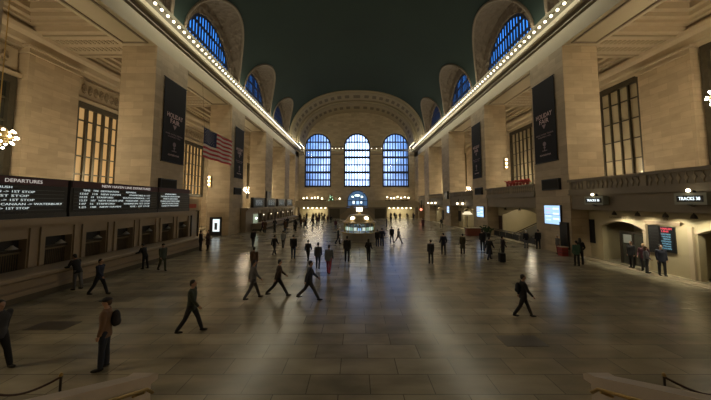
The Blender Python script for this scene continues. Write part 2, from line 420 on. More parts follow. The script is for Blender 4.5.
# ring arches closing the vault at the end
F0 = 1.50
def prof(k, y): return [(q[0], y, q[1]) for q in (sup(-F0 + 2*F0*i/80, k) for i in range(81))]
def ring(y, k0, k1, m): trim(MB().strip(prof(k0, y), prof(k1, y)), m)
def soffit(k, y0, y1, m): trim(MB().strip(prof(k, y0), prof(k, y1)), m, True)
M_arch = mat('archivolt_stone', (0.27, 0.22, 0.14), 0.7, var=.15, scale=.5)
ring(YV, 1.12, .975, M_arch); soffit(.975, YV, YV+.5, M_arch); ring(YV+.5, .975, .965, M_arch); soffit(.965, YV+.5, 75.6, M_arch)
ring(75.6, .965, .93, M_arch); soffit(.93, 75.6, 76.2, M_arch); ring(76.2, .93, .915, M_arch); soffit(.915, 76.2, YEND, M_arch)
for k, ya, yb, n in ((.962, 72.0, 73.9, 25), (.912, 78.6, 80.6, 25)):      # flat panels on the soffits, coloured dark for the shade of coffers
    d = MB()
    for i in range(n):
        a = -1.36 + 2.72 * (i + .5) / n; w = 2.72 / n * .27
        P = [sup(a-w, k), sup(a+w, k), sup(a+w, k+.004), sup(a-w, k+.004)]
        d.prism(P, 'y', ya, yb)
    trim(d, mat('arch_coffer_shade', (.13,.105,.07), .8))
for k, y in ((.985, YV-.06), (1.0, YV-.04), (.935, 75.55)):
    trim(MB().tube(prof(k, y), .12, 6), mat('archivolt_moulding', (.34,.28,.18), .7), True)

# ------------------------------------------------------------------ end wall with three tall arched windows
WX = [-11.75, 0.15, 11.85]; HW = 4.0; WZ0 = 9.1; WZS = 21.6; WT = WZS + HW
ew = MB(); cols = sorted([x for c in WX for x in (c-HW, c+HW)])
edges = [-18.2] + cols + [18.2]
for i in range(0, len(edges), 2): ew.box(edges[i], edges[i+1], YEND, YEND+.9, 3.4, 38)
for c in WX:
    ew.box(c-HW, c+HW, YEND, YEND+.9, 3.4, WZ0)
    a = arc(c, WZS, HW, 0, PI, 24)
    ew.prism(a + [(c-HW, 38), (c+HW, 38)], 'y', YEND, YEND+.9)
structure(ew.build('wall_far', M_pier))
for k, c in enumerate(WX):
    w = empty('window_%d' % nwin, (c, YEND+.5, WZ0), '%s tall arched blue window in the end wall' % ['left','middle','right'][k], 'window'); nwin += 1
    w['kind'] = 'structure'; fb = MB()
    a = arc(c, WZS, HW, 0, PI, 24); b = arc(c, WZS, HW-.42, 0, PI, 24)
    fb.strip([(p[0], YEND+.3, p[1]) for p in a], [(p[0], YEND+.3, p[1]) for p in b])
    for sx_ in (-1, 1): fb.box(c+sx_*HW, c+sx_*(HW-.42), YEND+.2, YEND+.4, WZ0, WZS)
    fb.box(c-HW, c+HW, YEND+.2, YEND+.5, WZ0, WZ0+.5)
    for i in range(-4, 5):
        x = c + i*.82; h = math.sqrt(HW*HW - (x-c)**2); ww = .25 if i % 3 else .34
        fb.box(x-ww/2, x+ww/2, YEND+.28, YEND+.42, WZ0, WZS + h)
    for i, z in enumerate((11.3, 13.6, 15.9, 18.2, 20.4, 22.9)):
        h = HW if z < WZS else math.sqrt(HW*HW - (z-WZS)**2); hh = .34 if i in (1, 3, 4) else .2
        fb.box(c-h, c+h, YEND+.24, YEND+.44, z-hh, z+hh)
    fb.build('window_frame', M_iron, w)
    MB().face([(p[0], YEND+.5, p[1]) for p in a] + [(c-HW, YEND+.5, WZ0), (c+HW, YEND+.5, WZ0)]).build('pane', M_skypane, w)
    mo = MB(); o_ = arc(c, WZS, HW+.35, 0, PI, 24)
    mo.strip([(p[0], YEND-.06, p[1]) for p in a], [(p[0], YEND-.06, p[1]) for p in o_])
    trim(mo, M_trim)
# cornice pieces between the end windows
for a, b in ((-17.4, -15.9), (-7.6, -4.0), (4.3, 7.7), (16.0, 17.4)):
    trim(MB().box(a, b, YEND-.5, YEND, 19.9, 20.4), M_band); trim(MB().box(a, b, YEND-.7, YEND, 21.0, 21.5), M_dim)
    trim(MB().box(a, b, YEND-.3, YEND, 18.9, 19.3), M_dim)

# ------------------------------------------------------------------ bulbs along the cornice
bp = MB().ball((0, 0, 0), 0.13, (1, 1, 1), 10, 6).build('cornice_bulb', M_bulb, smooth=True)
first = True
def bulb(loc, label, group):
    global first
    o = bp if first else bp.copy()
    if not first: COL.objects.link(o)
    first = False
    o.location = loc; tag(o, label, 'bulb', group)
for s in (-1, 1):
    y = 19.5
    q_ = 0
    while y < YC:
        bulb((s*16.82, y, 20.75), 'round bare glowing bulb in the row along the %s cornice' % side[s], 'bulbs along the %s cornice' % side[s]); y += .78; q_ += 1
        if q_ % 2: lamp('bulb_light', 'POINT', (s*15.8, y, 21.0), 40, SOFT, .12)
for a, b in ((-17.0, -16.0), (-7.4, -4.2), (4.5, 7.5), (16.1, 17.1)):
    n = max(2, int((b-a)/.78))
    for i in range(n): bulb((a + (b-a)*i/max(1, n-1), YEND-.78, 20.75), 'small bare bulb on the cornice between the end windows', 'bulbs between the end windows')

# ------------------------------------------------------------------ aisle wall windows, relief panels
def grille_window(s, yc, hw, z0, z1, pane, m_frame, lab, n=9, bw=.15, hb=.07):
    global nwin
    w = empty('window_%d' % nwin, (s*XW, yc, z0), lab, 'window'); nwin += 1; w['kind'] = 'structure'
    X = lambda d: s*(XW - d)
    fb = MB(); f = .45
    fb.box(X(.02), X(.35), yc-hw, yc-hw+f, z0, z1); fb.box(X(.02), X(.35), yc+hw-f, yc+hw, z0, z1)
    fb.box(X(.02), X(.35), yc-hw+f, yc+hw-f, z1-f*1.3, z1); fb.box(X(.02), X(.35), yc-hw+f, yc+hw-f, z0, z0+f)
    for i in range(1, n):
        y = yc-hw+f + (2*hw-2*f)*i/n; q = bw; fb.box(X(.04), X(.25), y-q, y+q, z0+f, z1-f)
    nz = 5
    for i in range(1, nz):
        z = z0 + (z1-z0)*i/nz; fb.box(X(.04), X(.18), yc-hw+f, yc+hw-f, z-hb, z+hb)
    fb.build('window_frame', m_frame, w)
    MB().box(X(-.02), X(.03), yc-hw+.1, yc+hw-.1, z0+.1, z1-.1).build('pane', pane, w)
for k, c in enumerate(BC):
    for s in (-1, 1):
        if k == 5: c2, hw = 75.5, 3.0
        else: c2, hw = c, 4.9
        nm = ['behind the viewer', 'nearest', 'second', 'third', 'fourth', 'last'][k]
        if s < 0:
            grille_window(s, c2, hw, 5.5, 15.0, M_amberpane if k in (2, 3) else M_darkpane, M_grille, '%s grilled window of the left aisle' % nm)
            e = empty('relief_panel', (s*XW, c2, 16.2), 'carved relief panel over the %s window of the left aisle' % nm, 'relief')
            X = lambda d: s*(XW-d)
            MB().box(X(0), X(.2), c2-hw, c2+hw, 15.4, 17.65).build('surround', M_trim, e)
            rb = MB()
            for i in range(13):
                y = c2-hw+.9 + (2*hw-1.8)*i/12
                rb.ball((X(.3), y, 16.5), .26, (.4, 1, 1), 10, 6); rb.tube([(X(.25), y+.2*math.cos(t), 16.5+.5*math.sin(t)) for t in [q*.8 for q in range(8)]], .07, 5)
            rb.box(X(.2), X(.3), c2-hw+.1, c2+hw-.1, 15.5, 15.62).box(X(.2), X(.3), c2-hw+.1, c2+hw-.1, 17.4, 17.52); rb.build('carving', M_relief, e)
            trim(MB().box(X(0), X(.5), c2-hw-.3, c2+hw+.3, 15.02, 15.38), M_trim)
        else:
            grille_window(s, c2, hw, 7.0, 17.7, M_creampane, M_grille, '%s grilled window of the right aisle' % nm, 8, .06, .05)

# ------------------------------------------------------------------ chandeliers hanging in the aisles
def make_chandelier():
    e = lempty('chandelier', 'x', 'chandelier')
    MB().tube([(0,0,.1), (0,0,8)], .03, 6).build('chain', M_brass, e)
    b = MB().lathe([(.05,.75),(.3,.65),(.42,.5),(.5,.2),(.62,0),(.5,-.25),(.3,-.5),(.08,-.75)], n=20)
    for r, z in ((.78,-.05),(.66,.3),(.62,-.38)):
        b.tube([(r*math.cos(2*PI*i/24), r*math.sin(2*PI*i/24), z) for i in range(25)], .045, 6)
    b.build('body', M_gold, e, True)
    bm_ = None
    for r, z, n in ((.9,-.05,12),(.74,.36,9),(.72,-.44,8),(.3,-.78,3)):
        for i in range(n):
            a = 2*PI*i/n + z
            if bm_ is None: bm_ = MB().ball((0,0,0), 0.075, (1,1,1), 8, 6).build('bulb', M_cbulb, e, True); o = bm_
            else: o = bm_.copy(); COL.objects.link(o); o.parent = e
            o.location = (r*math.cos(a), r*math.sin(a), z)
    return e
ch0 = make_chandelier(); used = False
CH = {(-1,1):(8.9,18.45),(1,1):(11.6,18.1)}
for k in range(1, 5):
    for s in (-1, 1):
        z, y = CH.get((s, k), (7.4, BC[k]))
        o = ch0 if not used else copy_tree(ch0); used = True
        o.location = (s*24.4, y, z)
        [c for c in o.children if c.name.startswith('chain')][0].scale = (1, 1, (21.86-z)/8)
        w = {1: 'at the very edge of the picture', 2: 'behind the pier with the big banner', 3: 'behind the second pier', 4: 'glowing between the second and third piers'}[k]
        o['label'] = 'bare-bulb globe chandelier in the %s aisle, %s' % (side[s], w)
        lamp('aisle_light', 'POINT', (s*24.4, y, z), 1650, WARM, .9)
        if k in (1, 3): pass
for s in (-1, 1):
    lamp('aisle_light', 'POINT', (s*24.4, BC[0], 9), 1900, WARM, .9)  # added light alone, no chandelier is built in this bay
    lamp('aisle_light', 'POINT', (s*24.4, 76, 8), 700, WARM, .9)  # likewise a light without any chandelier

# ------------------------------------------------------------------ left: ticket hall block with windows, counter and boards
XT = -16.6
def ticket_block(ya, yb, tag_, first_open, n, lit):
    # wall with openings
    b = MB(); y = ya; z0, z1 = .95, 2.62
    ops = [(first_open + i*2.2, first_open + i*2.2 + 1.42) for i in range(n)]
    e = empty('ticket_office', (XT-1.7, (ya+yb)/2, 0), '%s low marble ticket office block along the left wall' % tag_, 'ticket office')
    for a, c in ops:
        b.box(XT-.5, XT, y, a, 0, z1); b.box(XT-.5, XT, a, c, 0, z0); y = c
    b.box(XT-.5, XT, y, yb, 0, z1); b.box(XT-.5, XT, ya, yb, z1, 3.15)
    b.box(XT-.78, XT-.5, ya, yb, 0, 3.15)
    b.build('wall', M_tick, e)
    co = MB(); co.box(XT-.78, XT+.12, ya, yb+.1, 3.15, 3.3).box(XT-.78, XT+.35, ya, yb+.3, 3.3, 3.62)
    co.build('cornice', M_tick, e)
    # pilaster strips either side of each opening
    for a, c in ops:
        for q in (a-.26, c+.04): MB().box(XT, XT+.1, q, q+.22, 1.2, 3.15).build('pilaster_strip', M_tick, e)
    return e, ops
e1, ops1 = ticket_block(YBACK, 27.6, 'nearest', 10.35, 8, False)
e2, ops2 = ticket_block(41.6, 74.5, 'farther', 47.0, 12, True)
for i, (a, c) in enumerate(ops1 + ops2):
    near = i < len(ops1); par = e1 if near else e2
    b = MB(); b.box(XT-.35, XT-.27, a, c, .95, 1.0).box(XT-.35, XT-.27, a, c, 1.9, 1.98)
    for j in range(15): y = a + (c-a)*(j+.5)/15; b.box(XT-.33, XT-.3, y-.012, y+.012, 1, 1.9)
    e = b.build('ticket_window', mat('brown_bronze_bars', (.16,.12,.07), .5, .4), par)
    MB().box(XT-.3, XT-.22, a, c, 2.0, 2.12).build('name_strip', M_bronze, e)
    if near:
        MB().box(XT-.45, XT-.4, a, c, .95, 2.62).build('dark_screen', M_black, e)
        MB().lathe([(.04,.16),(.06,.12),(.2,.0),(.21,-.02),(.16,-.03)], (XT+.02, (a+c)/2+.1, 2.22), 14).build('lamp_shade', mat('pewter_shade', (.42,.42,.38), .4, .3), e, True)
        MB().tube([(XT+.02,(a+c)/2+.1,2.38),(XT+.02,(a+c)/2+.1,2.62)], .015, 6).build('hook', M_bronze, e)
    else:
        MB().box(XT-.5, XT-.44, a, c, .95, 2.62).build('frosted_screen', M_creampane, e)
        if i % 2: MB().ball((XT-.1, (a+c)/2, 2.3), .12, (1,1,.8)).build('lit_globe', emit('office_globe', (1,.85,.6), 2.5), e, True)
# counter ledge in front of the ticket windows
for ya, yb, e in ((YBACK, 27.0, e1), (44, 74, e2)):
    MB().box(XT, -15.12, ya, yb, .0, .3).build('dark_plinth', M_shadow, e)
    MB().prism([(XT,.3),(-15.0,.3),(-15.0,.5),(-15.14,.56),(-15.14,.92),(XT,.92)], 'y', ya, yb).build('counter_front', M_tick, e)
    MB().prism([(XT,.92),(-15.05,.92),(-14.95,1.0),(-14.95,1.12),(-15.05,1.17),(XT,1.17)], 'y', ya, yb+.05).build('counter_top', M_tick, e)
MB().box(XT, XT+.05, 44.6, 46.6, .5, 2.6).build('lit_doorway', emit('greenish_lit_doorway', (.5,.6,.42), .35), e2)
for z in (1.0, 1.9): MB().ball((XT+.15, 45.6, z), .16, (1,1,1)).build('lit_globe', M_lampcool, e2, True)
# departure boards
XBD = -16.6
def board(ya, yb, label, header, rows, hy, small=False, cols=None):
    e = empty('departure_board', (XBD-.3, (ya+yb)/2, 3.62), label, 'departure board')
    MB().box(XBD-.5, XBD, ya, yb, 3.62, 5.68).build('cabinet', M_black, e)
    MB().box(XBD, XBD+.05, ya+.05, yb-.05, 5.28, 5.64).build('header_strip', M_maroon, e)
    MB().box(XBD, XBD+.03, ya+.15, yb-.15, 3.95, 5.24).build('screen', M_screen, e)
    st = MB()
    for i in range(6): st.box(XBD+.03, XBD+.04, ya+.2, yb-.2, 4.02+i*.2, 4.035+i*.2)
    st.build('row_lines', mat('grey_row_line', (.10,.12,.13), .4), e)
    MB().box(XBD, XBD+.04, ya, yb, 3.62, 3.86).build('bottom_rail', mat('grey_board_rail', (.035,.035,.033), .35), e)
    if header: text(header[0], .24, (XBD+.06, header[1], 5.45), 'east', M_hdrtxt, e, 'CENTER', 'header_letters', header[2])
    for i, (t, ya_, w) in enumerate(rows):
        text(t, .15, (XBD+.045, ya_, 5.13 - i*.2), 'east', M_rowtxt, e, 'CENTER', 'text_row', w)
    return e
board(8.6, 15.75, 'departure board cut by the left edge, headed DEPARTURES in white letters', ('DEPARTURES', 13.62, 1.55),
      [('RUSH', 12.9, .5), ('SHANNON -> 1ST STOP', 12.85, 2.5), ('GO -> 1ST STOP', 12.75, 2.2), ('KANNON -> 1ST STOP', 12.85, 2.5),
       ('ISO-TO NEW CANAAN -> WATERBURY', 13.4, 4.1), ('KANNON -> 1ST STOP', 12.75, 2.3)], 0)
rr = [('TIME   TRK  DESTINATION          REMARKS', 18.6, 4.0)] + [(t, 19.2, 5.6) for t in
     ('12:07   110   NEW HAVEN          STAMFORD & 1ST', '12:22   19   STAMFORD            SOUTH NORWALK - 1ST', '12:37   107   NEW HAVEN LINE   FORDHAM - 1ST STOP',
      '1:07   16   STAMFORD          HARRISON 1ST STOP', '1:22   108   NEW HAVEN          RYE - 1ST STOP')]
board(15.9, 22.9, 'wide departure board in the middle, headed NEW HAVEN LINE DEPARTURES', ('NEW HAVEN LINE DEPARTURES', 19.9, 4.2), rr, 0)
board(22.96, 27.35, 'right-hand departure board with centred lines of notice text and a blank end', None,
      [('ANNOUNCEMENTS', 24.5, 1.5), ('THE HARLEM LINE PLATFORM', 24.5, 2.5), ('TRAINS TO NORTH WHITE', 24.5, 1.9), ('PLAINS LEAVE FROM UPPER', 24.5, 2.5), ('TRACKS. PLEASE STAND', 24.5, 2.2), ('CLEAR OF THE DOORS', 24.5, 2.2)], 0)
for i, (ya, yb) in enumerate(((44.6, 50.0), (51.2, 57.3), (58.6, 64.8), (66.0, 72.2))):
    e = empty('information_board', (XBD-.3, (ya+yb)/2, 3.62), '%s of the four small black boards over the farther ticket office' % ['nearest', 'second', 'third', 'farthest'][i], 'board')
    MB().box(XBD-.5, XBD, ya, yb, 3.62, 5.25).build('cabinet', M_black, e)
    MB().box(XBD, XBD+.04, ya+.5, yb-1.2, 3.9, 4.95).build('screen', mat('grey_glass_screen', (.10,.12,.13), .25), e)
    for j in range(5): text('TRAIN  TIME  TRACK', .16, (XBD+.05, (ya+yb)/2-.3, 4.8-j*.19), 'east', emit('dim_board_letters', (.6,.7,.75), .28), e, 'CENTER', 'text_row', yb-ya-2.2)

# ------------------------------------------------------------------ banners, pier displays, flag, sconces
def emblem(e, x, yc, z, s, k):
    b = MB(); d = -s
    c = (x + d*.06)
    b.prism(arc(yc, z, .2*k, 0, 2*PI, 12)[:-1], 'x', c, c + d*.01)
    b.box(c, c+d*.01, yc-.04*k, yc+.04*k, z-.55*k, z-.1*k); b.box(c, c+d*.01, yc-.3*k, yc+.3*k, z-.6*k, z-.54*k)
    b.box(c, c+d*.01, yc-.12*k, yc+.12*k, z-.35*k, z-.25*k)
    b.build('emblem', mat('dim_banner_print', (.30,.22,.24), .7), e)
def banner(s, ya, yb, za, zb, label):
    x = s*17.4; yc = (ya+yb)/2; w = yb-ya; f = 'west' if s > 0 else 'east'
    e = empty('banner', (x, yc, zb), label, 'banner')
    MB().box(x-.015, x+.015, ya, yb, za, zb).build('cloth', M_banner, e)
    rd = MB()
    for z in (zb+.03, za-.03): rd.tube([(x, ya-.1, z), (x, yb+.1, z)], .04, 8)
    rd.build('rod', M_black, e)
    for z in (zb+.03, za-.03):
        for y in (ya+.3, yb-.3): MB().box(x-.02, s*17.52, y-.03, y+.03, z-.03, z+.03).build('bracket', M_black, e)
    H = zb-za; X = x - s*.03
    text('HOLIDAY', .62, (X, yc, zb-H*.43), f, M_print, e, 'CENTER', 'banner_letters', w*.72)
    text('FAIR', .62, (X, yc, zb-H*.50), f, M_print, e, 'CENTER', 'banner_letters', w*.42)
    b = MB(); z = zb - H*.565; xx = X
    b.prism([(yc-.28, z+.2), (yc+.28, z+.2), (yc, z-.22)], 'x', xx, xx-s*.01); b.build('ornament', mat('dim_banner_print', (.30,.22,.24), .7), e)
    text('GRAND CENTRAL TERMINAL', .2, (X, yc, zb-H*.66), f, mat('dim_banner_print', (.30,.22,.24), .7), e, 'CENTER', 'banner_letters', w*.8)
    text('VANDERBILT HALL', .2, (X, yc, zb-H*.69), f, mat('dim_banner_print', (.30,.22,.24), .7), e, 'CENTER', 'banner_letters', w*.6)
    emblem(e, x, yc, za + H*.22, s, 1.1)
    text('GCHOLIDAYFAIR', .22, (X, yc, za+H*.085), f, M_print, e, 'CENTER', 'banner_letters', w*.5)
    return e
banner(-1, 24.3, 27.4, 8.15, 15.7, 'tall black HOLIDAY FAIR banner on the broad pier above the departure boards')
banner(1, 24.3, 27.3, 8.2, 15.85, 'tall black HOLIDAY FAIR banner on the right-hand pier above the video screen')
banner(-1, 39.05, 42.05, 8.0, 15.25, 'smaller, farther black HOLIDAY FAIR banner on the left, right of the flag')
banner(1, 39.1, 42.0, 8.0, 15.9, 'smaller, farther black HOLIDAY FAIR banner on the right side of the hall')
for s, y0, nm in ((-1, 24.15, 'left pier, above the departure boards'), (1, 24.15, 'right pier, above the blue video screen'), (-1, 39.2, 'second left pier'), (1, 39.0, 'second right pier')):
    e = empty('speaker_panel', (s*17.35, y0+1.1, 5.4), 'black rectangular wall panel under the banner on the ' + nm, 'wall panel')
    MB().box(s*17.25, s*17.5, y0, y0+2.2, 5.55, 6.55).build('box', M_black, e)
    MB().box(s*17.22, s*17.25, y0+.12, y0+2.08, 5.65, 6.45).build('mesh_front', mat('black_mesh', (.02,.018,.015), .9), e)
# the same panel shape, small, on farther piers
for s, y0, nm in ((-1, 53.4, 'left'), (1, 53.4, 'right')):
    e = empty('speaker_panel', (s*17.35, y0+1, 5), 'small dark wall panel on the third pier on the ' + nm, 'wall panel')
    MB().box(s*17.2, s*17.5, y0, y0+2.0, 5.1, 6.6).build('box', M_black, e)
# flag
FX = -17.15; fy0, fy1, fz0, fz1 = 30.3, 37.5, 9.4, 12.7
fe = empty('flag', (FX, (fy0+fy1)/2, fz1), 'large flag with red and white stripes hanging in the left opening', 'flag')
def wav(y): return FX + .10*math.sin(y*2.1)
sh = fz1 - fz0
for i in range(13):
    z1 = fz1 - sh*i/13; z0 = fz1 - sh*(i+1)/13; ys0 = fy0 if i > 6 else fy0 + (fy1-fy0)*.4
    ys_ = [ys0 + (fy1-ys0)*j/20 for j in range(21)]; b = MB()
    for d in (.0, .02): b.strip([(wav(y)+d, y, z0) for y in ys_], [(wav(y)+d, y, z1) for y in ys_])
    b.build('red_stripe' if i % 2 == 0 else 'white_stripe', mat('flag_red', (.42,.03,.04), .8) if i % 2 == 0 else mat('flag_white', (.60,.53,.46), .8), fe, True)
ys_ = [fy0 + (fy1-fy0)*.4*j/10 for j in range(11)]; b = MB()
for d in (.0, .02): b.strip([(wav(y)+d, y, fz1-sh*7/13) for y in ys_], [(wav(y)+d, y, fz1) for y in ys_])
can = b.build('blue_canton', mat('flag_blue', (.015,.02,.07), .8), fe, True)
b = MB()
for r in range(9):
    for c in range(6 if r % 2 == 0 else 5):
        y = fy0 + .22 + (c + (.5 if r % 2 else 0))*.43; z = fz1 - .17 - r*.165; x = wav(y)+.03; pts = []
        for q in range(10):
            rr_ = .06 if q % 2 == 0 else .025; pts.append((y+rr_*math.sin(q*PI/5), z+rr_*math.cos(q*PI/5)))
        b.prism(pts, 'x', x, x+.005)
b.build('stars', mat('flag_star', (.6,.58,.55), .8), can)
MB().tube([(FX, fy0-.2, fz1+.05), (FX, fy1+.2, fz1+.05)], .035, 8).build('top_rod', M_black, fe)
b = MB()
for y in (fy0+.2, fy1-.2): b.tube([(FX, y, fz1+.05), (-17.55, y, 17.95)], .012, 5)
b.build('wires', M_black, fe)
# dark bracket arms at the third openings
for s, x in ((-1, -17.3), (1, 17.3)):
    e = empty('sconce', (s*20.2, 37.95, 8 if s < 0 else 9.8), 'small wall light with three bulbs on the face of the second %s pier' % side[s], 'wall light')
    z = 7.4 if s < 0 else 9.8
    MB().box(s*20.05, s*20.35, 37.75, 38.02, z-.9, z+.7).build('back_plate', M_gold, e)
    for i in range(3): MB().ball((s*20.2, 37.66, z-.55+i*.5), .13).build('bulb', M_lamp, e, True)

# ------------------------------------------------------------------ left bay open to the aisle: poster, red sign, frame
e = empty('poster_case', (-19.15, 37.9, 0), 'lit white poster in a dark case at the foot of the second left pier', 'poster')
MB().box(-19.95, -18.45, 37.75, 37.99, 0, 2.45).build('case', M_black, e)
MB().box(-19.5, -18.6, 37.72, 37.75, .55, 2.2).build('lit_poster', emit('lit_poster_paper', (.8,.9,.9), 1.0), e)
MB().box(-19.25, -18.9, 37.71, 37.72, .8, 1.7).build('picture', mat('poster_dark_print', (.08,.1,.1), .6), e)
e = empty('hoarding', (-20, 34.5, 0), 'stone-coloured partition with a red sign beside the end of the departure boards', 'partition')
MB().box(-21, -20.8, 31.5, 36.5, 0, 4.9).build('panel', M_tick, e)
MB().box(-20.8, -20.76, 33.6, 35.9, 3.75, 4.25).build('red_sign', M_red, e)
b = MB()
for y in (31.6, 33.2, 34.8, 36.3): b.box(-20.8, -20.65, y, y+.12, 0, 3.4)
b.box(-20.8, -20.65, 31.5, 36.5, 3.3, 3.42); b.build('frame', M_bronze, e)

# ------------------------------------------------------------------ right side: balcony parapet, lower wall with gates
XL2 = 19.0
pp = MB(); fret = MB()
spans = [(YBACK, PY[0])] + [(PY[k]+PW, PY[k+1]) for k in range(0, 5)] + [(PY[5]+PW, YS)]
for a, b in spans:
    if b - a < .3: continue
    pp.box(17.4, 17.62, a, b, 5.05, 5.45).box(17.32, 17.66, a, b, 6.08, 6.28).box(17.5, 17.6, a, b, 5.45, 6.08)
    pp.box(17.32, 17.45, a, b, 5.0, 5.12)
    n = int((b-a)/.36)
    for i in range(n):
        y = a + (b-a)*(i+.5)/n
        if i % 12 == 11: fret.box(17.42, 17.5, y-.17, y+.17, 5.45, 6.08)
        else:
            fret.prism([(y-.11, 5.77), (y, 5.57), (y+.11, 5.77), (y, 5.97)], 'x', 17.44, 17.5)
            fret.box(17.45, 17.5, y-.015, y+.015, 5.45, 6.08)
trim(pp, M_dim); trim(fret, mat('pale_fretwork', (.33,.27,.18), .6))
spans = [q for q in spans if q[1]-q[0] > .3]
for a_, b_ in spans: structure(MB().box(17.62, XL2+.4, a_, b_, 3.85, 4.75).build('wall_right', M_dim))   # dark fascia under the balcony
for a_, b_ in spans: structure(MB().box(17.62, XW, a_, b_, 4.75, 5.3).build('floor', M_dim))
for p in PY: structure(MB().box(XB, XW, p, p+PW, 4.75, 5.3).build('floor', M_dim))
# lower wall, with segmental arches
def seg(a, b, z, rise):
    n = 14; return [(a + (b-a)*i/n, z + rise*(1-(2*i/n-1)**2)) for i in range(n+1)]
arches = [(2.5, 6.0, 2.5, .5), (13.0, 15.95, 2.62, .42), (18.95, 22.1, 2.62, .42), (28.9, 36.9, 2.9, .75), (44.2, 50.5, 2.7, .7), (59.5, 66.5, 2.7, .7), (72.5, 77.5, 2.7, .6)]
for a_, b_ in spans:
    lw = MB(); y = a_
    for a, b, z, r in arches:
        if a_ < a < b_:
            lw.box(XL2, XL2+.4, y, a, 0, 3.85)
            lw.prism(seg(a, b, z, r) + [(b, 3.85), (a, 3.85)], 'x', XL2, XL2+.4)
            y = b
    lw.box(XL2, XL2+.4, y, b_, 0, 3.85)
    structure(lw.build('wall_right', M_lower))
am = MB()
for a, b, z, r in arches:
    o = seg(a-.12, b+.12, z+.12, r); i_ = seg(a, b, z, r)
    am.strip([(XL2-.06, p[0], p[1]) for p in i_], [(XL2-.06, p[0], p[1]) for p in o])
trim(am, M_trim)
bw = MB()   # rooms behind the arches
for a, b, z, r in arches:
    dp = 3.0 if a < 25 else 6.5
    bw.box(XL2+dp, XL2+dp+.1, a-.5, b+.5, 0, 4.2).box(XL2+.4, XL2+dp, a-.6, a-.5, 0, 4.2).box(XL2+.4, XL2+dp, b+.5, b+.6, 0, 4.2)
structure(bw.build('wall_right', M_lower))
for i, (y, z) in enumerate(((43.2, 2.2), (56.0, 1.7))):
    pass
# downlights under the balcony
for i, (y, p) in enumerate(((10.5, 34), (12.6, 34), (15.3, 38), (16.7, 38), (18.35, 38), (20.0, 38), (31.5, 24), (34.5, 24), (46, 24), (49, 24), (62, 24), (65, 24))):
    lab = 'small bronze downlight under the right balcony, %s' % (['outside the frame, nearest the viewer', 'just outside the right edge', 'rightmost in view', 'right above the red-lettered board', 'between board and arch', 'above the left of the arch',
           'left above the ramp arch', 'right above the ramp arch', 'above the third arch, near', 'above the third arch, far', 'above the fourth arch, near', 'above the fourth arch, far'][i])
    e = empty('downlight', (18.0, y, 3.85), lab, 'downlight')
    MB().tube([(18.1, y, 3.9), (18.1, y, 3.72)], .03, 6).build('stem', M_bronze, e)
    MB().lathe([(.05,.12),(.12,.02),(.15,-.1),(.15,-.13)], (18.1, y, 3.66), 12, False).build('shade', M_bronze, e, True)
    MB().lathe([(.13,0),(.06,-.03)], (18.1, y, 3.57), 12).build('bulb', M_lamp, e, True)
    lamp('downlight_beam', 'SPOT', (18.1, y, 3.5), p*3.2, (1.0,.90,.66), .12, (0, math.radians(-28), 0), spot=125)
# hanging lit track signs
for (y, w, t, lab, z) in ((14.55, 1.42, 'TRACKS 38', 'larger hanging box sign with white lit letters at the right edge', 4.62), (20.45, 1.6, 'TRACKS 36', 'smaller hanging box sign with white lit letters beside the right pier', 4.58)):
    x = 17.2
    e = empty('track_sign', (x, y, z), lab, 'sign')
    MB().box(x-.15, x+.25, y-w/2, y+w/2, z-.32, z+.30).build('box', mat('grey_green_sign_case', (.34,.36,.30), .4), e)
    MB().box(x-.17, x-.15, y-w/2+.13, y+w/2-.13, z-.17, z+.15).build('black_panel', M_screen, e)
    text(t, .24, (x-.18, y, z-.01), 'west', M_white, e, 'CENTER', 'sign_letters', w*.66)
    MB().box(x-.05, x+.15, y-.05, y+.05, z+.30, 5.05).build('bracket', M_bronze, e)
    MB().lathe([(.02,-.28),(.22,-.3),(.05,-.42)], (x, y, z), 12).build('pendant', M_bronze, e)
    MB().ball((x-.2, y, z+.42), .09).build('bulb', M_lamp, e, True)
# arch lettering, number above board, boards
text('LOWER LEVEL', .17, (XL2-.063, 20.4, 3.3), 'west', mat('dark_bronze_letters', (.06,.05,.03), .5), None, 'CENTER', 'arch_letters', 1.8)
tag(bpy.data.objects['arch_letters'], 'dark raised letters on the lit arch right of the big pier', 'lettering')
text('38', .32, (XL2-.05, 17.5, 3.42), 'west', mat('dark_bronze_letters', (.06,.05,.03), .5), None, 'CENTER', 'gate_number')
tag(bpy.data.objects['gate_number'], 'dark bronze gate number above the red-lettered board', 'lettering')
e = empty('gate_surround', (XL2, 16.9, 0), 'stone gate surround with a ledge over the two black boards', 'gate')
MB().box(XL2-.12, XL2, 16.7, 18.7, 3.02, 3.16).box(XL2-.2, XL2, 16.6, 18.8, 3.16, 3.24).build('ledge', M_tick, e)
MB().box(XL2-.14, XL2, 16.1, 16.32, 0, 3.0).build('jamb', M_trim, e); MB().box(XL2-.14, XL2, 18.66, 18.84, 0, 3.0).build('jamb', M_trim, e)
e = empty('timetable_board', (XL2-.05, 17.42, 1.4), 'black board with red heading and pale blue rows by the right-hand gate', 'board')
MB().box(XL2-.1, XL2, 17.02, 17.82, 1.35, 2.92).build('panel', M_screen, e)
text('HARLEM', .17, (XL2-.11, 17.45, 2.78), 'west', M_redtxt, e, 'CENTER', 'red_heading', .6)
text('LINE', .15, (XL2-.11, 17.52, 2.62), 'west', M_redtxt, e, 'CENTER', 'red_heading', .4)
for j, t in enumerate(('125TH STREET', 'MELROSE', 'TREMONT', 'FORDHAM', 'BOTANICAL', 'WILLIAMS', 'WOODLAWN')):
    text(t, .12, (XL2-.11, 17.49 - .02*(j % 3), 2.44 - j*.145), 'west', M_cyantxt, e, 'CENTER', 'text_row', .55 - .06*(j % 3))
e = empty('timetable_board', (XL2-.05, 18.2, 1.4), 'blank black board to the left of the red-lettered board', 'board')
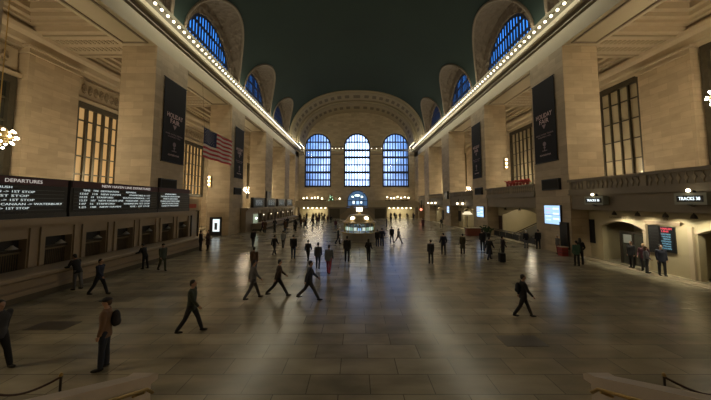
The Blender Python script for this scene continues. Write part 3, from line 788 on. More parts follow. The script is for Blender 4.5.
MB().box(XL2-.08, XL2, 17.9, 18.56, 1.2, 2.95).build('panel', M_black, e)
b = MB()
for j in range(8): b.box(XL2-.09, XL2-.08, 17.95, 18.5, 1.35+j*.2, 1.37+j*.2)
b.build('row_lines', mat('dim_grey_line', (.03,.03,.03), .5), e)
e = empty('notice_panel', (XL2-.05, 23.3, 1.4), 'tall narrow black notice panel on the lower wall right of the big pier', 'notice')
MB().box(XL2-.12, XL2, 22.75, 23.15, 1.15, 3.05).build('panel', M_black, e)
e = empty('notice_panel', (17.4, 24.4, .5), 'tall narrow black panel on the right pier beside the video screen', 'notice')
MB().box(17.3, 17.5, 23.5, 24.35, .5, 2.75).build('panel', M_black, e)
# door inside the arch
e = empty('door_1', (XL2+.5, 20, 0), 'dark bronze glazed doors inside the lettered arch', 'door'); e['kind'] = 'structure'
MB().box(XL2+.3, XL2+.45, 19.1, 21.0, 2.2, 2.34).box(XL2+.3, XL2+.45, 20.85, 21.0, 0, 2.2).box(XL2+.3, XL2+.45, 19.1, 19.22, 0, 2.2).box(XL2+.3, XL2+.45, 19.95, 20.05, 0, 2.2).build('door_frame', M_bronze, e)
MB().box(XL2+.36, XL2+.4, 19.22, 20.85, 0, 2.2).build('pane', M_darkpane, e)
MB().box(XL2+.3, XL2+.36, 20.15, 20.7, 1.5, 2.1).build('notice', mat('grey_notice', (.25,.27,.26), .5), e)
# dark narrow panels in farther bays
for y in (52.0, 57.0):
    e = empty('notice_panel', (XL2, y, 1.5), 'dark notice panel on the far lower right wall, %s' % ('nearer one' if y < 55 else 'farther one'), 'notice')
    MB().box(XL2-.12 if y<52.6 else 17.35, XL2 if y<52.6 else 17.5, y-.5, y+.5, 1.0, 2.9).build('panel', M_black, e)
e = empty('notice_panel', (XL2, 37.3, 1.2), 'dark brown panel left of the ramp arch on the right', 'notice')
MB().box(XL2-.12, XL2, 37.05, 37.75, .9, 2.7).build('panel', mat('brown_panel', (.045,.02,.015), .5), e)
# video screens
def video(y0, y1, z0, z1, lab):
    x = 17.5
    e = empty('video_screen', (x, (y0+y1)/2, z0), lab, 'screen')
    MB().box(x-.14, x, y0-.06, y1+.06, z0-.06, z1+.06).build('housing', M_black, e)
    ym, zm = (y0+y1)/2, (z0+z1)/2; g = .015
    for a, b in ((y0, ym-g), (ym+g, y1)):
        for c, d in ((z0, zm-g), (zm+g, z1)): MB().box(x-.16, x-.14, a, b, c, d).build('screen_panel', M_scrblue, e)
    for j, (t, m, w) in enumerate((('GRAND CENTRAL', M_scrpink, .36), ('SERVICE', M_scrpink, .26), ('GOOD SERVICE', M_scrwhite, .4), ('ALL LINES', M_scrwhite, .3))):
        text(t, .16, (x-.17, y1 - (y1-y0)*.27, z1 - (z1-z0)*(.18+j*.2)), 'west', m, e, 'CENTER', 'screen_text', (y1-y0)*w)
    for j in range(3): MB().box(x-.165, x-.16, y0+.1, ym-.15, z1-.35-j*.45, z1-.2-j*.45).build('text_block', M_scrwhite, e)
video(24.3, 26.25, 2.5, 4.15, 'large bright blue video wall of four panels on the right pier')
video(38.8, 40.9, 2.4, 3.85, 'smaller, farther bright blue video screen on the second right pier')
video(53.0, 54.2, 2.5, 3.7, 'tiny farthest pale blue video screen on the third right pier')

# poinsettias on the parapet in the second bay
for i in range(7):
    y = 28.9 + i*.62
    e = empty('poinsettia', (17.5, y, 6.28), 'red poinsettia plants in a row on the right balcony ledge', 'plant', 'poinsettias on the right balcony ledge')
    MB().lathe([(.13,0),(.18,.28)], (17.5, y, 6.28), 10).build('pot', M_red, e)
    b = MB()
    for j in range(14):
        a = j*2.4; r = .12 + .25*random.random(); z = 6.6 + .3*random.random()
        b.ball((17.5+r*math.cos(a)*.6, y+r*math.sin(a), z), .14, (1,1,.4), 6, 4)
    b.build('blooms', M_poin, e)

# ramp arch in the second right bay: sloping ramp wall, railing, planters and chairs
e = empty('ramp', (20, 33, 0), 'sloping marble ramp wall inside the wide arch on the right', 'ramp')
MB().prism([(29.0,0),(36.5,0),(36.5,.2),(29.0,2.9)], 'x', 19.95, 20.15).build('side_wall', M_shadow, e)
MB().tube([(19.9, 29.0, 3.0), (19.9, 36.5, .3)], .06, 8).build('handrail', M_bronze, e)
e = empty('dome_recess', (22, 33, 3.8), 'shallow round ceiling moulding glimpsed through the ramp arch', 'moulding')
MB().lathe([(1.6,0),(1.7,-.12),(1.3,-.16),(1.2,0)], (21.5, 33.5, 4.1), 24, False).build('ring', M_trim, e)
e = empty('railing', (17.9, 33, 0), 'low dark iron railing in front of the ramp arch on the right', 'railing')
b = MB().tube([(17.9, 28.6, 1.0), (17.9, 37.2, 1.0)], .035, 6).tube([(17.9, 28.6, .2), (17.9, 37.2, .2)], .025, 6)
for i in range(44): b.tube([(17.9, 28.6+i*.2, 0), (17.9, 28.6+i*.2, 1.0)], .012, 5)
b.build('bars', M_black, e)
for i in range(6): MB().box(17.87, 17.93, 28.7+i*1.42, 29.95+i*1.42, .22, .8).build('infill_panel', mat('dark_railing_panel', (.03,.03,.028), .6), e)
def chair():
    e = lempty('cafe_chair', 'x', 'chair')
    MB().box(-.2,.2,-.2,.2,.43,.46).build('seat', mat('pale_seat', (.45,.42,.36), .5), e)
    MB().box(-.2,.2,.18,.21,.6,.85).build('backrest', mat('pale_seat', (.45,.42,.36), .5), e)
    for x in (-.18,.18):
        for y in (-.18,.18): MB().tube([(x,y,0),(x,y,.86 if y>0 else .44)], .012, 6).build('leg', M_black, e)
    return e
c0 = chair()
for i, y in enumerate((29.6, 31.0, 32.6, 34.2, 35.5)):
    o = c0 if i == 0 else copy_tree(c0)
    o.location = (18.5, y, 0); o.rotation_euler = (0, 0, i*1.3); o['label'] = 'pale chairs standing in a row behind the low railing on the right'; o['group'] = 'chairs behind the right railing'
for i, y in enumerate((36.4, 37.6)):
    e = empty('potted_bush', (16.9, y+.2, 0), 'dark bush in a black tub at the far end of the railing, %s' % ('nearer one' if i == 0 else 'farther one'), 'plant')
    MB().lathe([(.25,0),(.33,.5)], (16.9, y+.2, 0), 14).build('tub', M_black, e)
    b = MB()
    for j in range(40): b.ball((16.9+random.gauss(0,.22), y+.2+random.gauss(0,.22), .85+random.gauss(0,.25)), .13, (1,1,.6), 6, 4)
    b.build('foliage', M_leaf, e)
# red information kiosk with a lamp post
e = empty('kiosk', (15.4, 37.6, 0), 'red-brown counter with a lamp post beside the second right pier', 'kiosk')
MB().box(14.5, 16.3, 37.4, 38.2, 0, 1.0).build('counter', mat('red_brown_panel', (.22,.06,.035), .5), e)
MB().box(14.4, 16.4, 37.3, 38.3, 1.0, 1.08).build('counter_top', M_trim, e)
MB().lathe([(.12,0),(.1,.1),(.04,.2),(.035,2.9)], (15.0, 38.5, 0), 12).build('lamp_post', M_bronze, e)
MB().lathe([(.35,3.2),(.5,3.0),(.7,2.85),(.65,2.8),(.05,2.9)], (15.0, 38.5, 0), 16).build('lamp_shade', emit('kiosk_lamp_shade', (1,.85,.55), .8), e, True)
# red collection stand at the foot of the big right pier
e = empty('collection_stand', (16.95, 23.6, 0), 'small red stand at the foot of the big right pier', 'stand')
MB().box(16.7, 17.2, 23.35, 23.85, 0, .72).build('box', M_red, e)
MB().box(16.65, 17.25, 23.3, 23.9, .72, .76).build('top', M_trim, e)
b = MB()
for z in (.25, .5): b.box(16.69, 17.21, 23.34, 23.86, z, z+.03)
b.build('bands', M_black, e)
# lamps added to brighten the rooms behind the arches
for i, (y, pw_) in enumerate(((31.0, 50), (35.0, 50), (47.3, 70), (63.0, 90), (75.0, 90))):
    e = empty('ceiling_lamp', (21.6, y, 3.9), 'added round ceiling lamp inside the %s arch on the right' % ['ramp, near side of the', 'ramp, far side of the', 'third', 'fourth', 'farthest'][i], 'lamp')
    MB().ball((21.6, y, 3.6), .16, (1,1,.6)).build('globe', M_lamp, e, True)
    MB().tube([(21.6, y, 3.65), (21.6, y, 4.75)], .025, 6).build('stem', M_brass, e)
    lamp('arch_room_light', 'POINT', (21.3, y, 3.3), pw_, (1.0,.86,.6), .2)
# dark replacement slabs let into the floor
for x0, x1, y0, y1 in ((-11.9,-10.5,10.0,10.7),(4.3,5.6,8.9,9.6)): structure(MB().box(x0, x1, y0, y1, 0, .006).build('trim_%d' % ntrim, mat('dark_floor_slab', (.10,.085,.065), .35))); ntrim += 1
# warm lamps over the far right arches
for i, (y, z) in enumerate(((45.8, 4.25), (48.2, 4.25), (61.5, 4.35), (64.5, 4.35), (67.5, 4.35), (75.0, 2.6))):
    red = i == 5
    e = empty('wall_lantern', (17.3, y, z), 'red glowing lamp at the far end of the right side' if red else 'small white lamp under the right balcony, %s' % ['second bay near', 'second bay far', 'third bay near', 'third bay middle', 'third bay far'][i], 'lantern')
    MB().box(17.35 if not red else 17.2, 17.45, y-.05, y+.05, z+.05, 5.0).build('bracket', M_bronze, e)
    MB().ball((17.2, y, z), .16 if not red else .35).build('globe', M_lamp if not red else emit('red_lamp_globe', (1,.25,.15), 2.0), e, True)

# ------------------------------------------------------------------ end of the hall: balcony, lit passages, stairs
YE = 80.0
structure(MB().box(-18, -8.2, YE+6, YE+6.3, 0, 3.4).box(8.6, 18, YE+6, YE+6.3, 0, 3.4).box(-18.3, -18, YE, YE+6, 0, 3.4).box(18, 18.3, YE, YE+6, 0, 3.4).build('wall_far', M_lower))
structure(MB().box(-8.2, -7.9, YE, YE+6, 0, 3.2).box(8.3, 8.6, YE, YE+6, 0, 3.2).box(-7.9, 8.3, YE+.2, YE+.6, 0, 3.1).box(-16.9, -16.3, YE, YE+.6, 0, 3.2).box(16.6, 17.5, YE, YE+.6, 0, 3.2).build('wall_far', M_dim))
structure(MB().box(-17.5, 17.5, YE, YEND+6, 3.15, 3.6).build('floor', M_dim))
structure(MB().box(-18, 18, YEND+.9, YEND+6.5, 3.4, 3.7).build('ceiling', M_dim))
e = empty('balcony_parapet', (0, YE, 3.2), 'long stone parapet of the far balcony across the end of the hall', 'balcony')
for a, b in ((-17.5, -2.9), (3.2, 17.5)):
    MB().box(a, b, YE-.15, YE+.15, 3.1, 3.9).box(a, b, YE-.05, YE+.1, 3.9, 4.75).build('panel', M_band, e)
    MB().box(a, b, YE-.25, YE+.2, 4.75, 4.95).build('rail', M_band, e)
    bl = MB(); n = int((b-a)/.5)
    for i in range(n): bl.box(a+i*.5+.1, a+i*.5+.3, YE-.12, YE-.05, 3.95, 4.7)
    bl.build('balusters', M_trim, e)
for nm, x0, x1 in (('left', -16.2, -8.3), ('right', 8.7, 16.5)):
    lamp('passage_light', 'AREA', ((x0+x1)/2, YE+3, 3.1), 330, (1.0,.88,.62), 5, (0,0,0), 4)
    for i in range(6):
        x = x0 + .8 + i*(x1-x0-1.6)/5; e = empty('ceiling_lamp', (x, YE+2.5, 3.1), 'round glowing ceiling lamp in the lit %s passage at the far end' % nm, 'lamp', 'lamps in the far %s passage' % nm)
        MB().ball((x, YE+1.5, 2.85), .2, (1,1,.7)).build('globe', M_lamp, e, True)
        MB().tube([(x, YE+1.5, 3.0), (x, YE+1.5, 3.15)], .03, 6).build('stem', M_brass, e)
# double stairs in the middle
e = empty('staircase', (0, YE-1, 0), 'marble double staircase below the far balcony, behind the booth', 'staircase')
for s in (-1, 1):
    b = MB()
    for i in range(18):
        x0 = s*(4.7 - i*.2) + .15; b.box(x0, x0 - s*.22, YE-2.6, YE, 0, .17*(i+1))
    b.build('steps', M_tick, e)
    MB().prism([(s*4.8+.15, 0), (s*4.8+.15, .9), (s*1.0+.15, 3.9), (s*1.0+.15, 0)], 'y', YE-2.9, YE-2.6).build('side_wall', M_tick, e)
    MB().box(s*7.9+.15, s*5.0+.15, YE+.12, YE+.22, 0, 2.7).build('opening_shade_panel', M_shadow, e)  # flat dark sheet for the shade of an opening
MB().box(-1.0, 1.3, YE-2.8, YE, 0, 3.1).build('landing', M_tick, e)
# blue-lit arched glass pavilion on the balcony
e = empty('glass_entrance', (.3, YE+.5, 3.6), 'blue-lit arched glass entrance in the middle of the far balcony', 'entrance')
a = arc(.25, 5.0, 2.75, 0, PI, 18)
MB().prism(a + [(-2.5, 3.2), (3.0, 3.2)], 'y', YE+.3, YE+.35).build('glass', emit('blue_lit_glass', (.10,.20,.38), .5), e)
b = MB(); o_ = arc(.25, 5.0, 2.95, 0, PI, 18)
b.strip([(p[0], YE+.2, p[1]) for p in a], [(p[0], YE+.2, p[1]) for p in o_])
for x in (-2.6, -1.4, -.3, .7, 1.8, 3.0): b.box(x, x+.12, YE+.15, YE+.25, 3.2, 5.0 if abs(x-.25) > 2.5 else 7.2)
b.box(-2.6, 3.1, YE+.15, YE+.25, 4.9, 5.1).build('frame', M_iron, e)
for x, z, w, h, m in ((-.9, 4.5, .55, .8, M_white), (.3, 4.45, .8, .95, M_scrblue), (1.3, 4.5, .5, .6, M_white), (.2, 6.5, 1.4, .4, M_lampcool), (-1.2, 6.1, .5, .4, M_lampcool), (1.5, 6.1, .5, .4, M_lampcool)):
    MB().box(x-w/2, x+w/2, YE+.2, YE+.28, z-h/2, z+h/2).build('lit_panel', m, e)
# restaurant lamps, tables and tree on the balcony
random.seed(3)
for i, x in enumerate((-15.6, -14.6, -13.2, -12.3, -11.4, -10.2, -5.0, 9.0, 10.1, 11.0, 12.0, 13.0, 14.1, 15.2)):
    w = 'left' if x < 0 else 'right'
    e = empty('table_lamp', (x, YE+2, 5), 'small shaded lamp glowing over the %s half of the far balcony' % w, 'lamp', 'restaurant lamps on the far %s balcony' % w)
    z = 5.6 + .5*random.random()
    MB().lathe([(.22,-.15),(.12,.2)], (x, YE+2, z), 10).build('shade', M_lamp, e, True)
    MB().tube([(x, YE+2, 3.6), (x, YE+2, z-.15)], .03, 6).build('stand', M_brass, e)
for x, w in ((-12.5, 'left'), (11.8, 'right')):
    e = empty('bar_counter', (x, YE+2.6, 3.6), 'dark restaurant bar on the %s side of the far balcony' % w, 'bar')
    MB().box(x-3.4, x+3.4, YE+2.3, YE+3, 3.6, 5.2).build('counter', M_bronze, e)
    MB().box(x-3.5, x+3.5, YE+2.2, YE+3.1, 5.2, 5.28).build('top', M_trim, e)
    lamp('restaurant_light', 'AREA', (x, YE+2.2, 6.6), 130, (1,.8,.5), 5, (math.radians(-50),0,0), 1)
e = empty('christmas_tree', (-7.5, YE+1.5, 3.6), 'small green-lit decorated tree on the far balcony left of the glass entrance', 'tree')
MB().lathe([(.12,0),(.12,.3),(1.1,.3),(.7,1.2),(.85,1.2),(.45,2.1),(.55,2.1),(.05,3.2)], (-7.5, YE+1.5, 3.6), 14).build('foliage', mat('green_tree', (.03,.10,.035), .7), e)
for i in range(10):
    a = i*2.4; z = .6 + i*.24; r = 1.05*(1-z/3.6); MB().ball((-7.5+r*math.cos(a), YE+1.4+r*math.sin(a)*.9-.1, 3.6+z), .09).build('fairy_light', emit('green_fairy_light', (.6,1,.6), 4), e, True)

# ------------------------------------------------------------------ information booth with the clock
bx, by = .1, 33.0
e = empty('information_booth', (bx, by, 0), 'round marble information booth with glass sides in the middle of the floor', 'booth')
MB().lathe([(2.1,0),(2.1,.12),(2.0,.14),(2.0,.92),(2.08,.95)], (bx,by,0), 32).build('base', mat('booth_marble', (.34,.32,.28), .35, var=.2, scale=2), e)
MB().lathe([(2.12,.95),(2.12,1.04),(1.75,1.04)], (bx,by,0), 32).build('counter', M_brass, e, False)
MB().lathe([(1.75,1.04),(1.75,2.1)], (bx,by,0), 32, False).build('glass', M_glass, e, True)
b = MB()
for i in range(16): a = 2*PI*i/16; b.tube([(bx+1.77*math.cos(a), by+1.77*math.sin(a), 1.04), (bx+1.77*math.cos(a), by+1.77*math.sin(a), 2.15)], .035, 6)
b.build('mullions', M_brass, e)
rf = MB().lathe([(1.95,2.08),(1.97,2.2),(1.7,2.28),(1.2,2.9),(1.0,3.0),(.35,3.08)], (bx,by,0), 32).build('roof', mat('tan_gilt_roof', (.55,.42,.22), .45), e, False)
b = MB()
for sx_ in (-.75, .75): b.lathe([(.28,0),(.22,.2),(.02,.28)], (bx+sx_, by-1.1, 2.55), 12)
b.build('roof_light', M_lamp, e)
for i in range(9):
    a = -PI/2 + (i-4)*.34; x, y = bx+1.5*math.cos(a), by+1.5*math.sin(a)
    m = M_scrblue if i == 4 else (emit('booth_lit_display', (.85,.95,.85), .9) if i % 2 else emit('booth_green_lit_display', (.5,.75,.55), .5))  # lit displays, their glow put into the panel material
    MB().box(x-.17, x+.17, y-.04, y+.04, 1.25, 1.62 if i != 4 else 1.55).build('lit_display_panel' if i != 4 else 'display', m, e)
lamp('booth_light', 'POINT', (bx, by, 1.9), 12, (1,.9,.7), .3)
c = empty('clock', (bx, by, 3.08), 'gold four-faced clock with glowing faces on top of the information booth', 'clock')
MB().lathe([(.3,0),(.16,.08),(.1,.2),(.12,.28)], (bx,by,3.08), 16).build('pedestal', M_gold, c, True)
MB().ball((bx,by,3.62), .33, (1,1,1), 16, 10).build('case', M_gold, c, True)
MB().lathe([(.08,.85),(.04,.95),(.01,1.08)], (bx,by,3.08), 8).build('finial', M_gold, c)
for k in range(4):
    a = k*PI/2; dx, dy = math.cos(a), math.sin(a)
    b = MB().tube([(bx+dx*.24, by+dy*.24, 3.62), (bx+dx*.36, by+dy*.36, 3.62)], .26, 20)
    fc = b.build('clock_face', emit('opal_clock_face', (1,.93,.72), 2.2), c)
    h = MB()
    px, py = -dy, dx
    for ang, L, w in ((1.0, .13, .02), (2.9, .19, .014)):
        h.tube([(bx+dx*.37, by+dy*.37, 3.62), (bx+dx*.37+px*L*math.sin(ang), by+dy*.37+py*L*math.sin(ang), 3.62+L*math.cos(ang))], w, 5)
    h.build('hands', M_black, fc)

# ------------------------------------------------------------------ foreground stair rails and rope posts
for s, xx in ((-1, 'left'), (1, 'right')):
    e = empty('stair_balustrade', (s*4.5, 5, 0), 'sloping marble balustrade of the near staircase, %s side of the picture' % xx, 'balustrade')
    x0 = -4.80 if s < 0 else 4.30; x1 = x0 + .42
    sl = 1.05
    MB().prism([(2.0, 0), (5.85, 0), (5.85, .84), (5.75, .84), (2.0, 2.4)], 'x', x0+.06, x1-.06).build('wall', M_fmar, e)
    MB().prism([(2.0, 2.4), (5.7, .84), (5.95, .82), (5.97, .92), (5.85, 1.0), (5.7, 1.02), (2.0, 2.58)], 'x', x0, x1).build('cap', M_fmar, e)
    xr = x1+.22 if s < 0 else x0-.22
    hr = MB().tube([(xr, 5.5, .85), (xr, 5.35, 1.0), (xr, 2.2, 2.3)], .03, 8)
    hr.tube([(xr, 5.3, .98), (x1 if s < 0 else x0, 5.3, .9)], .02, 6)
    hr.tube([(xr, 4.7, 1.25), (x1 if s < 0 else x0, 4.7, 1.15)], .02, 6)
    hr.build('handrail', M_brass, e)
    px = -6.2 if s < 0 else 5.78; py = 5.8
    p = empty('rope_post', (px, py, 0), 'slim dark post holding a rope in the %s foreground' % xx, 'post')
    MB().lathe([(.17,0),(.17,.03),(.04,.06)], (px,py,0), 18).build('base', M_bronze, p)
    MB().lathe([(.022,.05),(.022,.96)], (px,py,0), 10).build('pole', M_bronze, p)
    MB().lathe([(.022,.96),(.035,.97),(.03,1.01),(.01,1.03)], (px,py,0), 10).build('finial', M_brass, p)
    q = tag(None or MB().tube([(px + s*t*1.9, py-.02, .95 - .42*math.sin(PI*t*.95)*.8) for t in [i/16 for i in range(17)]], .02, 8).build('rope', mat('dark_red_rope', (.05,.02,.015), .8), None, True),
            'dark sagging rope running off the %s edge from its post' % xx, 'rope')
    p2 = empty('rope_post', (px + s*1.9, py, 0), 'second slim rope post just outside the %s edge' % xx, 'post')
    MB().lathe([(.17,0),(.17,.03),(.04,.06)], (px+s*1.9,py,0), 18).build('base', M_bronze, p2)
    MB().lathe([(.022,.05),(.022,1.0)], (px+s*1.9,py,0), 10).build('pole', M_bronze, p2)

# ------------------------------------------------------------------ people
def capsule(b, pts, rs, n=10):
    for (p, q, r0, r1) in zip(pts, pts[1:], rs, rs[1:]):
        p, q = Vector(p), Vector(q)
        if (q-p).length > 1e-4: b.tube([p, q], r0, n, r1)
    for p, r in zip(pts, rs): b.ball(p, r, (1,1,1), n, 6)
def loft(b, rings, n=20, xf=None):
    R = []
    for z, rx, ry, oy in rings:
        R.append([b.b.verts.new(xf(Vector((rx*math.cos(2*PI*i/n), oy+ry*math.sin(2*PI*i/n), z)))) for i in range(n)])
    for a, c in zip(R, R[1:]):
        for i in range(n): b.b.faces.new((a[i], a[(i+1) % n], c[(i+1) % n], c[i]))
    b.b.faces.new(R[0][::-1]); b.b.faces.new(R[-1])
def remesh(b, voxel, extra=None):
    bmesh.ops.recalc_face_normals(b.b, faces=b.b.faces)
    me = bpy.data.meshes.new('tmp'); b.b.to_mesh(me); b.b.free()
    o = bpy.data.objects.new('tmp', me); COL.objects.link(o)
    m = o.modifiers.new('r', 'REMESH'); m.mode = 'VOXEL'; m.voxel_size = voxel
    m2 = o.modifiers.new('s', 'SMOOTH'); m2.factor = .5; m2.iterations = 2
    bpy.context.view_layer.update()
    r = bpy.data.meshes.new_from_object(o.evaluated_get(bpy.context.evaluated_depsgraph_get()))
    bpy.data.objects.remove(o); bpy.data.meshes.remove(me)
    if extra:
        bm = bmesh.new(); bm.from_mesh(r); t = bpy.data.meshes.new('t2'); extra.b.to_mesh(t); bm.from_mesh(t); bm.to_mesh(r); bm.free(); extra.b.free()
    for p in r.polygons: p.use_smooth = True
    return r
def make_pose(hipL, kneeL, hipR, kneeR, armL, elL, armR, elR, lean=0.0, out=0.10, turn=0.0, splay=.10):
    hips = {}
    for s, a, k in ((1, hipL, kneeL), (-1, hipR, kneeR)):
        h = Vector((s*.095, 0, .92)); kn = h + .43*Vector((s*splay*.3, -math.sin(a), -math.cos(a)))
        an = kn + .42*Vector((0, -math.sin(a-k), -math.cos(a-k))); hips[s] = [h, kn, an]
    dz = .085 - min(hips[1][2].z, hips[-1][2].z)
    for s in hips: hips[s] = [p + Vector((0,0,dz)) for p in hips[s]]
    rot = Matrix.Rotation(lean, 4, 'X'); base = Vector((0,0,.92))
    def up(p): return rot @ (p - base) + base + Vector((0,0,dz))
    arms = {}
    for s, a, e in ((1, armL, elL), (-1, armR, elR)):
        sh = Vector((s*.185, 0, 1.43)); el = sh + .29*Vector((s*out, -math.sin(a), -math.cos(a)))
        wr = el + .25*Vector((-s*.05 if e > .6 else 0, -math.sin(a+e), -math.cos(a+e))); hd = (wr-el).normalized()
        arms[s] = [up(sh), up(el), up(wr), (rot.to_3x3() @ hd).normalized()]
    tor = [(.84,.15,.115,0),(.93,.165,.12,.005),(1.08,.135,.10,0),(1.2,.15,.11,-.005),(1.32,.17,.12,0),(1.41,.165,.10,.005),(1.465,.10,.07,.01),(1.49,.058,.056,.01),(1.56,.05,.052,0)]
    # body
    b = MB(); loft(b, tor, 20, up)
    capsule(b, [up(Vector((0,.01,1.48))), up(Vector((0,-.005,1.58)))], [.054,.05])
    def hb(c, r, sc): bmesh.ops.create_uvsphere(b.b, u_segments=16, v_segments=12, radius=r, matrix=Matrix.Translation(Vector((0,0,dz))) @ Matrix.Translation(base) @ rot @ Matrix.Translation(Vector(c)-base) @ Matrix.Diagonal((*sc,1)))
    hb((0,.005,1.665), .1, (.76,.95,1.05)); hb((0,-.022,1.60), .062, (.85,1.0,1.0)); hb((0,-.098,1.635), .016, (.8,1,1.4))
    for s in (-1,1): hb((s*.078,.005,1.645), .024, (.4,.8,1.2)); hb((s*.03,-.083,1.672),.02,(1,.6,.5))
    hb((0,-.082,1.595), .02, (1.3,.5,.4))
    ex = MB()
    for s in (1,-1):
        h, k, a = hips[s]
        capsule(b, [h, (h+k)/2, k, k+(a-k)*.35, a], [.088,.075,.055,.058,.038])
        b.ball(a+Vector((0,-.06,-.045)), .09, (.42,1,.4))
        sh, el, wr, hd = arms[s]
        capsule(b, [sh, el, wr], [.052,.042,.028])
        pc = wr + hd*.05; side_ = Vector((s,0,0))
        capsule(b, [wr, wr+hd*.045, wr+hd*.085], [.026,.032,.030])
        # fingers: four of different length plus a thumb leaving the side of the palm
        fwd = hd.cross(Vector((1,0,0))).normalized()
        if fwd.y > 0: fwd = -fwd
        inn = Vector((-s,0,0))
        for q, (o_, L) in enumerate(((.024,.072),(.008,.08),(-.008,.074),(-.023,.058))):
            p0 = wr + hd*.075 + fwd*o_; p1 = p0 + hd*L*.5 + inn*.008; p2 = p0 + hd*L*.85 + inn*.026
            capsule(ex, [p0, p1, p2], [.0085,.008,.006], 6)
        p0 = wr + hd*.03 + fwd*.02; capsule(ex, [p0, p0+hd*.03+fwd*.025+inn*.01, p0+hd*.058+fwd*.03+inn*.018], [.011,.009,.007], 6)
    M = {'body': remesh(b, .013, ex)}
    # trousers
    b = MB(); loft(b, [(z, rx+.012, ry+.012, oy) for z, rx, ry, oy in tor[:3]], 20, up)
    for s in (1,-1):
        h, k, a = hips[s]; capsule(b, [h, (h+k)/2, k, k+(a-k)*.4, a+Vector((0,0,.015))], [.102,.09,.070,.070,.060])
    M['trousers'] = remesh(b, .016)
    # jacket and long coat
    for nm, low in (('jacket', [(.80,.19,.145,.0),(.88,.187,.143,.0)]), ('coat', [(.48,.25,.21,0),(.62,.225,.185,0),(.80,.20,.155,0),(.90,.185,.14,.0)])):
        b = MB(); loft(b, low + [(1.0,.172,.132,.0),(1.1,.162,.125,0),(1.2,.172,.13,0),(1.32,.195,.14,0),(1.41,.19,.12,.005),(1.47,.11,.085,.01),(1.50,.078,.074,.01)], 20, up if nm == 'jacket' else (lambda p: up(p) if p.z > .85 else p+Vector((0,0,dz))))
        for s in (1,-1):
            sh, el, wr, hd = arms[s]; capsule(b, [sh-Vector((0,0,.005)), (sh+el)/2, el, (el+wr)/2, wr-hd*.01], [.074,.066,.058,.052,.044])
        M[nm] = remesh(b, .016)
    # hair short / long, cap
    def heads(parts):
        b = MB()
        for c, r, sc in parts: bmesh.ops.create_uvsphere(b.b, u_segments=18, v_segments=12, radius=r, matrix=Matrix.Translation(Vector((0,0,dz))) @ Matrix.Translation(base) @ rot @ Matrix.Translation(Vector(c)-base) @ Matrix.Diagonal((*sc,1)))
        return b
    M['hair'] = remesh(heads([((0,.022,1.69),.1,(.84,.93,1.02)), ((0,.055,1.64),.07,(.95,.8,1.1))]), .012)
    M['long_hair'] = remesh(heads([((0,.022,1.69),.1,(.87,.97,1.02)), ((0,.06,1.62),.08,(1.05,.8,1.3)), ((0,.075,1.53),.075,(1.1,.6,1.5)), ((.062,.02,1.58),.04,(.7,.9,2)), ((-.062,.02,1.58),.04,(.7,.9,2))]), .012)
    M['cap'] = remesh(heads([((0,.005,1.715),.1,(.9,1.07,.72)), ((0,-.10,1.705),.075,(1,1.0,.2))]), .01)
    M['backpack'] = remesh(heads([((0,.20,1.22),.16,(.85,.6,1.35)), ((0,.24,1.12),.11,(.9,.7,.9))]), .016)
    M['shoulder_bag'] = remesh(heads([((.2,.04,.95),.13,(.5,1.1,1.0)), ((.14,.0,1.2),.03,(1,1,6))]), .014)
    for s in (1,-1):
        b = MB(); a = hips[s][2]; b.ball(a+Vector((0,-.06,-.042)), .1, (.50,1.38,.42), 14, 8); b.ball(a+Vector((0,.0,-.01)), .052, (1,1,1.1), 12, 8)
        M['shoe%d' % s] = remesh(b, .012)
    # flatten soles to the floor
    for s in (1,-1):
        for v in M['shoe%d' % s].vertices: v.co.z = max(v.co.z, hips[s][2].z - .085)
    return M
POSE = {
 'stand': make_pose(.05,.03,-.04,.02,.05,.18,-.02,.2),
 'pocket': make_pose(.10,.08,-.06,.03,-.15,.95,-.12,.9, out=.28),
 'phone': make_pose(.04,.03,-.03,.02,.35,1.5,.15,.5),
 'walk': make_pose(.42,.10,-.36,.22,-.35,.25,.40,.35,.04),
 'stride': make_pose(-.48,.35,.52,.06,.5,.4,-.45,.3,.08),
 'step': make_pose(.24,.12,-.2,.35,-.18,.2,.2,.3,.02),
 'lean': make_pose(.05,.05,-.16,.04,.75,.95,.7,1.0,.32),
}
CM = {}
def cloth(c, r=.85):
    k = tuple(round(v, 4) for v in c)
    if k not in CM: CM[k] = mat('cloth_%d' % len(CM), c, r, var=.2, scale=9)
    return CM[k]
SKIN = {'l': mat('light_skin', (.42,.25,.17), .55), 'm': mat('brown_skin', (.20,.11,.07), .55)}
HAIRC = {'k': mat('black_hair', (.01,.008,.007), .5), 'b': mat('brown_hair', (.06,.03,.015), .5), 'w': mat('white_hair', (.45,.43,.40), .6), 'y': mat('blond_hair', (.30,.20,.09), .5)}
BLK=(.012,.012,.014); NAVY=(.014,.02,.045); CHAR=(.035,.035,.04); JEAN=(.03,.05,.10); BRN=(.10,.055,.03); OLV=(.05,.055,.03); TAN=(.20,.13,.07); GRY=(.12,.12,.13); LGR=(.28,.29,.32); RED=(.22,.02,.04); GRN=(.04,.10,.07); MAR=(.07,.02,.03)
def part(me, name, m, e):
    o = bpy.data.objects.new(name, me); COL.objects.link(o); o.parent = e
    if not me.materials: me.materials.append(m)
    o.material_slots[0].link = 'OBJECT'; o.material_slots[0].material = m
    return o
